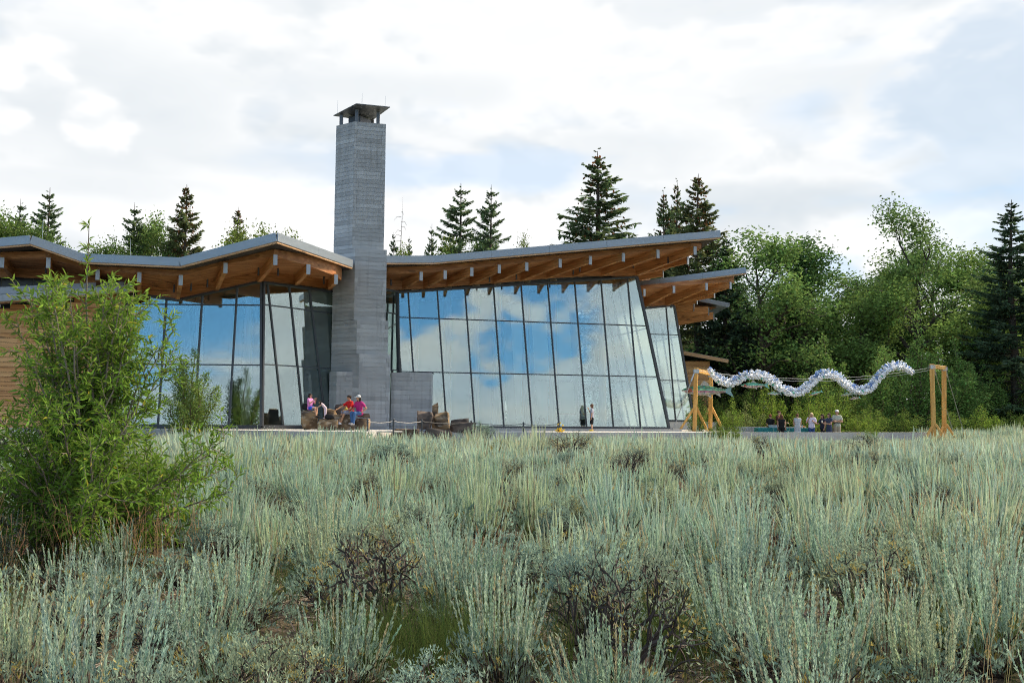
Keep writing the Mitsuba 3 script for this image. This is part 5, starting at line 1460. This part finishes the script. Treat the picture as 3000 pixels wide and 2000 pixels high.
# ---------------------------------------------------------------- the big willow at the left
def big_willow():
    rng = np.random.default_rng(77)
    wood = MB()
    P, D, L = [], [], []
    H = 4.62
    prof_z = [0, 0.35, 0.9, 1.7, 2.4, 3.0, 3.5, 3.9, 4.2, 4.7]
    prof_r = [1.45, 2.20, 2.60, 2.50, 2.05, 1.50, 1.05, 0.62, 0.30, 0.05]
    gray = (0.22, 0.19, 0.16)

    def twig(p, d, ln, rad, nl, hang):
        n = 6
        pts = [p]
        for i in range(n):
            d = unit(d + rng.normal(0, 0.10, 3) + A(0, 0, hang))
            p = p + d * ln / n
            pts.append(p)
        pts = np.array(pts)
        wood.add(*tube(pts, rad * np.linspace(1, 0.35, n + 1), 4), np.clip(A(*gray) * rng.uniform(0.6, 1.2), 0, 1))
        u = np.linspace(0.12, 1.0, nl)
        q = np.column_stack([np.interp(u, np.linspace(0, 1, n + 1), pts[:, c]) for c in range(3)])
        td = unit(np.column_stack([np.interp(u, np.linspace(0, 1, n + 1), np.gradient(pts, axis=0)[:, c]) for c in range(3)]))
        s = unit(np.cross(td, rng.normal(size=3)))
        b = np.cross(td, s)
        ang = np.arange(nl) * 2.4 + rng.uniform(0, 6)
        out = s * np.cos(ang)[:, None] + b * np.sin(ang)[:, None]
        P.append(q); D.append(unit(td * 0.75 + out * 0.75 + rng.normal(0, 0.18, (nl, 3)) - A(0, 0, 0.12))); L.append(rng.uniform(0.085, 0.135, nl))
        return pts
    for i in range(86):
        a = rng.uniform(0, 6.283)
        tall = i < 1
        zt = H if tall else rng.uniform(0.5, 2.3) if i < 26 else rng.uniform(0.9, 3.9) if i < 76 else rng.uniform(3.1, 3.85)
        rt = 0.12 if tall else np.interp(zt, prof_z, prof_r) * rng.uniform(0.35, 0.97)
        if tall:
            a = 2.6
        base = A(*(rng.normal(0, 0.14, 2)), 0)
        end = A(math.cos(a) * rt, math.sin(a) * rt, zt)
        t = np.linspace(0, 1, 9)[:, None]
        ctrl = A(end[0] * 0.35, end[1] * 0.35, zt * 0.62)
        pts = base * (1 - t) ** 2 + ctrl * 2 * t * (1 - t) + end * t * t + rng.normal(0, 0.035, (9, 3)) * np.sin(t * math.pi)
        wood.add(*tube(pts, 0.030 * (1 - 0.88 * t[:, 0]) + 0.002, 6), np.clip(A(*gray) * rng.uniform(0.7, 1.15), 0, 1))
        tang = unit(np.gradient(pts, axis=0))
        for u in rng.uniform(0.55, 1.0, 22 if tall else 8):          # leaves on the main stem itself
            k = min(8, int(u * 8))
            out = side_of(tang[k][None], rng)[0]
            P.append(A(*[np.interp(u, np.linspace(0, 1, 9), pts[:, c]) for c in range(3)])[None]); D.append(unit(tang[k] * 0.6 + out)[None]); L.append(rng.uniform(0.085, 0.135, 1))
        m = int(rng.integers(13, 19))
        for k in range(m):
            u = 0.12 + 0.88 * (k + rng.uniform(0, 1)) / m
            p = A(*[np.interp(u, np.linspace(0, 1, 9), pts[:, c]) for c in range(3)])
            d0 = tang[min(8, int(u * 8))]
            out = side_of(d0[None], rng)[0]
            ln = rng.uniform(0.30, 0.75) * (1.15 - 0.5 * u) * (0.45 if tall and u > 0.75 else 1)
            if tall and u > 0.8:
                ln *= 0.45
            d = unit(d0 * 0.55 + out * 0.8 + A(0, 0, 0.15))
            q = twig(p, d, ln, 0.007, int(7 + ln * 13), 0.05)
            for w in range(2 if not tall else 1):
                j = int(rng.integers(1, 5))
                twig(q[j], unit(q[j + 1] - q[j] + side_of((q[j + 1] - q[j])[None], rng)[0] * 0.10 + rng.normal(0, 0.05, 3)), ln * rng.uniform(0.45, 0.7), 0.0045, int(5 + ln * 8), 0.04)
    fit = A(0.757, 0.757, 0.865)                                  # grown at another size
    wood.V = [v * fit for v in wood.V]
    return wood, np.vstack(P) * fit, np.vstack(D), np.concatenate(L) * 0.86, rng


def fold_leaf(P, D, S, L, W):
    """Lance shaped leaves folded along the midrib, bent a little."""
    n = len(P)
    L, W = L[:, None], W[:, None]
    U = np.cross(D, S)
    a1, a2 = P + D * L * 0.33 - U * W * 0.05, P + D * L * 0.70 - U * L * 0.05
    tip = P + D * L - U * L * 0.14
    l1, r1 = a1 - S * W * 0.5 + U * W * 0.22, a1 + S * W * 0.5 + U * W * 0.22
    l2, r2 = a2 - S * W * 0.34 + U * W * 0.16, a2 + S * W * 0.34 + U * W * 0.16
    v = np.stack([P, l1, r1, a1, l2, r2, a2, tip], 1).reshape(-1, 3)
    b = np.arange(n)[:, None] * 8
    f = np.vstack([b + k for k in ([0, 3, 1], [0, 2, 3], [1, 3, 6], [1, 6, 4], [3, 2, 5], [3, 5, 6], [4, 6, 7], [6, 5, 7])])
    return v, f


wb = thing('willow_bush', 'large leafy green willow at the left, its top sprig standing against the sky', 'bush')
wood, P, D, L, rg = big_willow()
W0 = A(-4.88, 11.8, float(ground_z(-4.88, 11.8)) - 0.05)
wd = MB().add(wood.mesh()[0] + W0, wood.mesh()[1], wood.colors())
put('stems', wd, 'paint', wb)
ok = P[:, 2] > 0.12
P, D, L = P[ok], D[ok], L[ok]
m = len(P)
S = side_of(D, rg)
flip = np.cross(D, S)[:, 2] < 0
S[flip] *= -1                                                  # upper side up
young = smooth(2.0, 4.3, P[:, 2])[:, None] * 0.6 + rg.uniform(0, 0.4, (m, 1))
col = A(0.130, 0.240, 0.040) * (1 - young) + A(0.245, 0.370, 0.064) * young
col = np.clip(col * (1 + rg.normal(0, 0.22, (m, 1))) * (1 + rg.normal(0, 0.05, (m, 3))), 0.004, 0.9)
yel = rg.random(m) < 0.012
col[yel] = A(0.42, 0.40, 0.06)
Wd = L * rg.uniform(0.20, 0.28, m)
score = P[:, 2] * 0.6 + np.hypot(P[:, 0], P[:, 1]) - P[:, 1] * 0.25 + L * 4
own = np.argsort(-score)[:260]
mask = np.ones(m, bool)
mask[own] = False
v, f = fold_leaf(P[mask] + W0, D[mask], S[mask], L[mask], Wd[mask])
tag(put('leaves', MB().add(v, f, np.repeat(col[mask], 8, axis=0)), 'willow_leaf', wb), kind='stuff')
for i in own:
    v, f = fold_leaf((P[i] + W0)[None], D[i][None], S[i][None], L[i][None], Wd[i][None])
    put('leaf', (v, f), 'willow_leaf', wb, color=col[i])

# ---------------------------------------------------------------- sagebrush, grasses
SAGE = (0.420, 0.545, 0.430)
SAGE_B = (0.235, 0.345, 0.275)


def sage_clump(seed, stalks, leaflets, basal, twigs, rad=0.26, hmin=0.42, hmax=0.82, tone=SAGE, wl=1.0, ribbon=False):
    rng = np.random.default_rng(seed)
    mb = MB()
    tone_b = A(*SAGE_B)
    # flower stalks, more or less upright, a little wavy
    for i in range(stalks):
        a, rr = rng.uniform(0, 6.283), rad * math.sqrt(rng.uniform(0, 1))
        h = rng.uniform(hmin, hmax) * (1 - 0.25 * (rr / rad) ** 2)
        lean_ = A(math.cos(a), math.sin(a), 0) * rr * rng.uniform(0.15, 0.55) + A(rng.normal(0, 0.03), rng.normal(0, 0.03), 0)
        t = np.linspace(0, 1, 9 if ribbon == 2 else 5)
        n_ = len(t)
        base = A(math.cos(a) * rr * 0.75, math.sin(a) * rr * 0.75, 0.08)
        pts = base + np.outer(t, A(0, 0, h - 0.08)) + np.outer(t ** 1.3, lean_) + rng.normal(0, 0.006, (n_, 3)) * (t > 0)[:, None]
        c = np.clip(A(*tone) * rng.uniform(0.75, 1.22) * (1 + rng.normal(0, 0.03, 3)), 0, 0.9)
        if rng.random() < 0.10:
            c = np.clip(A(0.46, 0.44, 0.30) * rng.uniform(0.7, 1.1), 0, 1)
        if ribbon:
            w = 0.013 * wl * (np.array([0.7, 1.0, 1.1, 0.9, 0.15]) if n_ == 5 else np.array([0.2, 0.3, 1.25, 0.7, 1.25, 0.7, 1.1, 0.6, 0.1]))
            th = rng.uniform(0, 3.14)
            for q in (0, 1.57):
                sd = A(math.cos(th + q), math.sin(th + q), 0)
                v = np.vstack([pts - sd * w[:, None] / 2, pts + sd * w[:, None] / 2])
                f = [[k, k + n_, k + n_ + 1] for k in range(1, n_ - 1)] + [[k, k + n_ + 1, k + 1] for k in range(1, n_ - 1)]
                mb.add(v, f, c)
                if ribbon == 1:
                    break
        else:
            mb.add(*tube(pts, np.linspace(0.0026, 0.0010, 5), 3), c * 0.8)
            u = np.sort(rng.uniform(0.34, 1.0, leaflets))
            q = np.column_stack([np.interp(u, t, pts[:, k]) for k in range(3)])
            td = unit(pts[-1] - pts[1])
            an = np.arange(leaflets) * 2.4
            e1 = unit(np.cross(td, A(1, 0.2, 0))); e2 = np.cross(td, e1)
            out = e1 * np.cos(an)[:, None] + e2 * np.sin(an)[:, None]
            D_ = unit(td + out * rng.uniform(0.15, 0.42, (leaflets, 1)))
            L_ = (0.046 - 0.016 * u) * rng.uniform(0.8, 1.2, leaflets) * wl
            v, f = blades(q, D_, unit(np.cross(D_, out) + rng.normal(0, 0.3, (leaflets, 3))), L_, L_ * 0.30)
            mb.add(v, f, np.clip(rep4(c * (1 + rng.normal(0, 0.12, (leaflets, 1)))), 0, 0.9))
    # leafy shoots in tufts on the woody crown
    if basal:
        nt = max(3, basal // 9)
        aa, rr = rng.uniform(0, 6.283, nt), rad * 1.25 * np.sqrt(rng.uniform(0, 1, nt))
        zc = rng.uniform(0.10, 0.44, nt) * (1 - 0.35 * (rr / rad / 1.25) ** 2)
        cen = np.column_stack([rr * np.cos(aa), rr * np.sin(aa), zc])
        q = np.repeat(cen, 9, axis=0) + rng.normal(0, 0.016, (nt * 9, 3))
        D_ = unit(rng.normal(0, 0.55, (nt * 9, 3)) + A(0, 0, 0.9) + np.repeat(unit(cen * A(1, 1, 0.4)), 9, axis=0) * 0.5)
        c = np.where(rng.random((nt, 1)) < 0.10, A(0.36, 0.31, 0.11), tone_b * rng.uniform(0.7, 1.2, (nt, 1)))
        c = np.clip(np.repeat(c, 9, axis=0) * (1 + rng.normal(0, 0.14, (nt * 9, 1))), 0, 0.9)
        L_ = rng.uniform(0.03, 0.055, nt * 9) * wl
        v, f = blades(q, D_, side_of(D_, rng), L_, L_ * rng.uniform(0.24, 0.36, nt * 9))
        mb.add(v, f, rep4(c))
    for i in range(twigs):
        a, rr = rng.uniform(0, 6.283), rad * 1.15 * math.sqrt(rng.uniform(0.05, 1))
        e = A(math.cos(a) * rr, math.sin(a) * rr, rng.uniform(0.12, 0.36))
        pts = np.array([rng.normal(0, 0.03, 3) * A(1, 1, 0), e * 0.5 + rng.normal(0, 0.025, 3), e])
        mb.add(*tube(pts, np.linspace(0.010, 0.003, 3) * wl, 3), np.clip(A(0.085, 0.068, 0.060) * rng.uniform(0.6, 1.5), 0, 1))
    return mb


def woody_shrub(seed, r=0.42, h=0.62, leaves=900, tone=(0.25, 0.33, 0.25), gold=0.25, density=60):
    """An old sagebrush: dark twisted branches spreading from the root, leaf tufts at their ends."""
    rng = np.random.default_rng(seed)
    wood, fol, ends = MB(), MB(), []

    def grow(p, d, L, rad, k):
        pts = [p]
        for i in range(3):
            d = unit(d + rng.normal(0, 0.28, 3) + A(0, 0, 0.04))
            p = p + d * L / 3
            pts.append(p)
        wood.add(*tube(np.array(pts), rad * np.linspace(1, 0.62, 4), 5 if k > 1 else 3), np.clip(A(0.060, 0.048, 0.044) * rng.uniform(0.6, 1.5), 0, 1))
        if k == 0:
            ends.append(p)
            return
        for j in range(3):
            grow(p, unit(d + rng.normal(0, 0.55, 3)), L * rng.uniform(0.55, 0.8), rad * 0.6, k - 1)
    for i in range(9):
        a, el = 6.283 * i / 9 + rng.uniform(-0.3, 0.3), rng.uniform(0.15, 1.2)
        grow(A(0, 0, 0.02), A(math.cos(a) * math.cos(el), math.sin(a) * math.cos(el), math.sin(el)), 0.27, 0.020, 3)
    E_ = np.array(ends)
    sc = A(r / np.percentile(np.hypot(E_[:, 0], E_[:, 1]), 90), r / np.percentile(np.hypot(E_[:, 0], E_[:, 1]), 90), h / np.percentile(E_[:, 2], 97))
    wood.V = [v * sc for v in wood.V]
    E_ = E_ * sc
    E_ = E_[rng.random(len(E_)) < (0.35 + 0.65 * smooth(0.15, 0.75, E_[:, 2] / h))]
    per = max(2, leaves // len(E_))
    n = len(E_) * per
    q = np.repeat(E_, per, axis=0) + rng.normal(0, 0.022, (n, 3))
    D_ = unit(rng.normal(0, 0.6, (n, 3)) + A(0, 0, 0.5) + np.repeat(unit(E_), per, axis=0) * 0.6)
    g = rng.random((len(E_), 1)) < gold * (1.5 - E_[:, 2:] / h)
    c = np.where(g, A(0.34, 0.30, 0.11), A(*tone)) * rng.uniform(0.7, 1.2, (len(E_), 1))
    L_ = rng.uniform(0.022, 0.038, n)
    v, f = blades(q, D_, side_of(D_, rng), L_, L_ * 0.32)
    fol.add(v, f, np.clip(rep4(np.repeat(c, per, axis=0) * (1 + rng.normal(0, 0.14, (n, 1)))), 0, 0.9))
    return wood, fol


def grass_tuft(seed, n, hmin, hmax, tone, spread, seedhead=False, lean_=0.25):
    rng = np.random.default_rng(seed)
    mb = MB()
    for i in range(n):
        a, rr, h = rng.uniform(0, 6.283), spread * math.sqrt(rng.uniform(0, 1)), rng.uniform(hmin, hmax)
        b = A(rr * math.cos(a), rr * math.sin(a), 0)
        ln = A(rng.normal(0, lean_), rng.normal(0, lean_), 0) * h
        t = np.linspace(0, 1, 5)
        pts = b + np.outer(t, A(0, 0, h)) + np.outer(t ** 2, ln)
        c = np.clip(A(*tone) * rng.uniform(0.6, 1.25) * (1 + rng.normal(0, 0.05, 3)), 0, 0.9)
        w = 0.0045 * np.array([1, 1, 0.8, 0.6, 0.15])
        th = rng.uniform(0, 3.14)
        sd = A(math.cos(th), math.sin(th), 0)
        v = np.vstack([pts - sd * w[:, None] / 2, pts + sd * w[:, None] / 2])
        mb.add(v, [[k, k + 5, k + 6] for k in range(4)] + [[k, k + 6, k + 1] for k in range(4)], c)
        if seedhead:
            m = 16
            u = np.linspace(0.80, 1.02, m)
            q = np.column_stack([np.interp(u, t, pts[:, k]) for k in range(3)])
            D_ = unit(pts[-1] - pts[-2] + rng.normal(0, 0.02, (m, 3)))
            v, f = blades(q, D_, side_of(D_, rng), np.full(m, 0.026), np.full(m, 0.008))
            mb.add(v, f, np.clip(c * 1.1, 0, 0.9))
    return mb


def group1(name, mb, bsdf='leaf'):
    scene[name] = {'type': 'shapegroup', 'plants': mikit.ply(mb.mesh(), bsdf, color=mb.colors())}
    return name


TONES = (SAGE, (0.360, 0.490, 0.385), (0.450, 0.535, 0.375), (0.395, 0.530, 0.440), (0.330, 0.445, 0.345), (0.440, 0.565, 0.430))
SIZES = tuple(zip(TONES + TONES[:3], (74, 62, 70, 46, 84, 58, 36, 90, 54), (0.42, 0.38, 0.48, 0.42, 0.42, 0.34, 0.46, 0.50, 0.30), (0.92, 0.82, 0.86, 0.98, 0.76, 0.92, 0.74, 0.80, 1.04)))
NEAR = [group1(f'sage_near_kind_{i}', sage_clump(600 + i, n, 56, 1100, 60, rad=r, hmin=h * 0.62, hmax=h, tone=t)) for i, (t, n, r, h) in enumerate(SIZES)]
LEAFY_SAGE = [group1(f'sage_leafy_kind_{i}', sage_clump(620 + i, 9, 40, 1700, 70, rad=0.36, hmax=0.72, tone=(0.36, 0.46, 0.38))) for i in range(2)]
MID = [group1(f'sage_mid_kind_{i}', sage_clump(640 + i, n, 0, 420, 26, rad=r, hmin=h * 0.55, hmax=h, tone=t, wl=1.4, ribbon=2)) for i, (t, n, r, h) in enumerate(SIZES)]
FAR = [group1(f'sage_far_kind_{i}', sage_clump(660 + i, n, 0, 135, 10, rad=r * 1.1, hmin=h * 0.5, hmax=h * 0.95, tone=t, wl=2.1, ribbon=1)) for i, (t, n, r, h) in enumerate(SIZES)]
DRY = [group1(f'dry_grass_kind_{i}', grass_tuft(680 + i, 12, 0.45, 0.95, t, 0.16, True, 0.16)) for i, t in enumerate(((0.40, 0.30, 0.16), (0.48, 0.40, 0.23), (0.31, 0.20, 0.11)))]
GREEN = [group1('green_grass_kind', grass_tuft(690, 60, 0.25, 0.55, (0.085, 0.13, 0.040), 0.22, False, 0.3))]

rng = np.random.default_rng(2024)


def free(x, y):
    """Where the meadow may grow: not on terraces, walls or under the big willow's foot."""
    edge = np.where(x < -5.75, 41.0 + (x + 5.75) * -0.27, np.where(x < 11.4, 45.2 + (x + 5.27) * 0.549 - 0.2, np.where(x < 24.8, 53.1 + (x - 11.5) * 0.558 - 0.15, 68.0)))
    return (y < edge) & (np.hypot(x + 4.88, y - 11.8) > 0.85) & ~((x > -7.0) & (x < -1.0) & (y > 43.2))


def scatter(y0, y1, per_m2, seed):
    r = np.random.default_rng(seed)
    wide = 0.80
    n = int((y1 ** 2 - y0 ** 2) * wide * per_m2)
    y = np.sqrt(r.uniform(y0 ** 2, y1 ** 2, n))
    x = y * r.uniform(-wide, wide, n)
    k = free(x, y)
    return x[k], y[k], r


SHRUB_AT = [(-0.95, 8.2, 0.62, 0.80, 0, 'dark round old sagebrush with bare twigs, nearest the middle of the meadow'), (1.10, 8.4, 0.50, 0.66, 1, 'old sagebrush with a dark open fork, right of the round dark one'), (0.10, 8.9, 0.45, 0.60, 2, 'grey green old sagebrush between the round dark one and the forked one'),
            (3.15, 8.6, 0.60, 0.66, 3, 'wide golden green sagebrush with a dark hollow under it at the right'), (3.3, 13.3, 0.55, 0.72, 1, 'dark twiggy sagebrush far out to the right of the middle'), (6.3, 15.8, 0.6, 0.7, 0, 'brown sagebrush with rust stems at the far right'),
            (2.2, 14.6, 0.5, 0.7, 3, 'yellow leaved sagebrush in the middle distance'), (-1.75, 4.9, 0.40, 0.55, 1, 'sagebrush with a black twisted stem at the lower left'), (-1.25, 5.7, 0.36, 0.5, 3, 'golden tufted sagebrush at the lower left'), (-2.35, 6.6, 0.4, 0.5, 2, 'grey leafy sagebrush at the left below the willow'),
            (1.9, 4.9, 0.42, 0.45, 1, 'dark bare sagebrush at the bottom right'), (-0.35, 5.3, 0.40, 0.45, 2, 'leafy sagebrush at the bottom middle'), (1.75, 33.0, 1.0, 0.9, 0, 'brown dead looking sagebrush near the terrace'), (2.7, 24.5, 0.8, 0.8, 1, 'dark sagebrush halfway to the glass hall'),
            (-3.0, 27.0, 0.8, 0.8, 2, 'dark green sagebrush halfway to the chimney'), (8.6, 34.0, 1.0, 0.85, 0, 'dark brown sagebrush before the left end of the low wall'), (12.3, 36.5, 1.0, 0.8, 1, 'dark patch of sagebrush before the middle of the low wall'), (-1.3, 45.0, 0.8, 1.0, 2, 'rounded sagebrush against the dark slabs by the rope fence')]
WOODY = [woody_shrub(700 + i, tone=t, gold=g, leaves=n) for i, (t, g, n) in enumerate((((0.25, 0.32, 0.23), 0.28, 1300), ((0.26, 0.35, 0.27), 0.10, 1900), ((0.24, 0.35, 0.29), 0.08, 3000), ((0.30, 0.38, 0.26), 0.22, 3200)))]
for i, (w, fo) in enumerate(WOODY):
    group2(f'woody_kind_{i}', w, fo, 'branches', 'foliage')
for x, y, r, h, kind, lab in SHRUB_AT:
    plant('sagebrush', f'woody_kind_{kind}', x, y, h, r, 0.62, 0.42, lab, 'shrub', sink=0.02)


def field(name, kinds, x, y, r, s0, s1):
    z = ground_z(x, y)
    patch = meshkit.fbm(np.column_stack([x * 0.30, y * 0.30, x * 0 + 4]), 3, 77)
    kk = np.floor(smooth(0.25, 0.75, patch + r.normal(0, 0.13, len(x))) * 0.999 * len(kinds)).astype(int)
    sp = r.uniform(0, 360, len(x))
    sc = r.uniform(s0, s1, len(x))
    tilt = r.normal(0, 5.0, len(x))
    tall = 0.55 + 0.85 * meshkit.fbm(np.column_stack([x * 0.35, y * 0.35, x * 0 + 2]), 3, 9)
    low = 1 - 0.36 * smooth(30, 41, y) * (1 - 0.5 * smooth(25, 27, x)) - 0.30 * smooth(0, 8, x) * smooth(42, 50, y) * (1 - smooth(24, 26, x))
    for i in range(len(x)):
        s = float(sc[i])
        scene[f'{name}__{_count(name):04d}'] = {'type': 'instance', 'group': {'type': 'ref', 'id': kinds[kk[i]]},
            'to_world': T().translate([float(x[i]), float(y[i]), float(z[i]) - 0.02]).rotate([math.cos(i), math.sin(i), 0], float(tilt[i])).rotate([0, 0, 1], float(sp[i])).scale([s, s, s * float(tall[i] * low[i]) * 1.05])}


_n = {}


def _count(name):
    _n[name] = _n.get(name, 0) + 1
    return _n[name]


MEADOW = tag('sagebrush_meadow', 'dense grey green sagebrush covering the meadow', 'sagebrush', kind='stuff')
gap = lambda x, y, th: meshkit.fbm(np.column_stack([x * 0.55, y * 0.55, x * 0 + 7]), 3, 31) > th


def keep_off(x, y):
    k = np.ones(len(x), bool)
    for sx, sy, r, h, kind, lab in SHRUB_AT:
        k &= np.hypot(x - sx, (y - sy) * 0.8) > r * 0.85
        k &= ~((np.abs(x - sx * y / sy) < r * 0.6) & (y < sy) & (y > sy - 1.2 * r - 0.25))   # the low hollow on the near side of each old shrub
    return k




def spaced(y0, y1, d, seed):
    """Bush sites at least about d apart."""
    x, y, r = scatter(y0, y1, 4.0 / d ** 2, seed)
    from scipy.spatial import cKDTree
    tree, alive = cKDTree(np.column_stack([x, y])), np.ones(len(x), bool)
    dd = d * (0.75 + 0.6 * meshkit.fbm(np.column_stack([x * 0.4, y * 0.4, x * 0 + 9]), 2, 51))
    for i in range(len(x)):
        if alive[i]:
            near = tree.query_ball_point((x[i], y[i]), dd[i])
            for q in near:
                if q > i:
                    alive[q] = False
    return x[alive], y[alive], r


OLD = [f'woody_kind_{i}' for i in range(4)]
for y0, y1, d, kinds, s0, s1, old in ((3.1, 11.5, 0.66, NEAR[:3] + LEAFY_SAGE[:1] + NEAR[3:] + LEAFY_SAGE[1:], 0.76, 1.06, 0.30), (11.5, 27, 0.72, MID, 0.85, 1.25, 0.19), (27, 67, 0.86, FAR, 0.9, 1.45, 0.05)):
    x, y, r = spaced(y0, y1, d, int(y0 * 10))
    k = keep_off(x, y)
    x, y = x[k], y[k]
    w = r.random(len(x)) < old * (0.3 + 1.4 * meshkit.fbm(np.column_stack([x * 0.5, y * 0.5, x * 0 + 1]), 2, 63))
    field('sagebrush_meadow', kinds, x[~w], y[~w], r, s0, s1)
    field('sagebrush_meadow', OLD, x[w], y[w], r, 0.7, 1.15)
tag('dry_grass', 'tan and rust dry grass stems among the sagebrush', 'grass', kind='stuff')
x, y, r = scatter(3.2, 42, 0.45, 5)
k = (meshkit.fbm(np.column_stack([x * 0.22, y * 0.22, x * 0]), 3, 17) > 0.50)
field('dry_grass', DRY, x[k], y[k], r, 0.7, 1.1)
bx, by = rng.uniform(-6.3, -3.2, 34), rng.uniform(10.0, 11.4, 34)
field('dry_grass', DRY, bx, by, rng, 0.8, 1.15)
tag('green_grass', 'low green grass in the hollows between the sagebrush', 'grass', kind='stuff')
x, y, r = scatter(3.2, 20, 2.2, 6)
field('green_grass', GREEN, x, y, r, 0.45, 0.85)
for hx, hy in ((-0.85, 7.3), (1.05, 7.6), (-0.4, 6.9), (3.1, 7.7)):
    field('green_grass', GREEN, hx + rng.normal(0, 0.32, 16), hy + rng.normal(0, 0.22, 16), rng, 0.7, 1.05)


def litter(seed):
    rng = np.random.default_rng(seed)
    mb = MB()
    for i in range(46):
        p = A(rng.uniform(-0.45, 0.45), rng.uniform(-0.45, 0.45), rng.uniform(0.0, 0.05))
        a = rng.uniform(0, 6.283)
        d = A(math.cos(a), math.sin(a), rng.normal(0.05, 0.22)) * rng.uniform(0.05, 0.26)
        mb.add(*tube([p, p + d * 0.5 + rng.normal(0, 0.012, 3), p + d], [0.005, 0.004, 0.002], 3), np.clip(A(0.20, 0.17, 0.15) * rng.uniform(0.3, 1.5), 0, 1))
    n = 170
    P = np.column_stack([rng.uniform(-0.5, 0.5, n), rng.uniform(-0.5, 0.5, n), rng.uniform(0.0, 0.03, n)])
    D_ = unit(rng.normal(0, 1, (n, 3)) * A(1, 1, 0.3))
    L_ = rng.uniform(0.02, 0.045, n)
    v, f = blades(P, D_, side_of(D_, rng), L_, L_ * 0.3)
    mb.add(v, f, rep4(srgb_jit(rng, (0.22, 0.19, 0.13), n, 0.35)))
    return mb


LIT = [group1(f'litter_kind_{i}', litter(760 + i), 'paint') for i in range(2)]
tag('dead_twigs', 'dead grey twigs and fallen leaves lying between the sagebrush', 'twigs', kind='stuff')
x, y, r = scatter(3.2, 16, 2.4, 8)
field('dead_twigs', LIT, x, y, r, 0.8, 1.3)
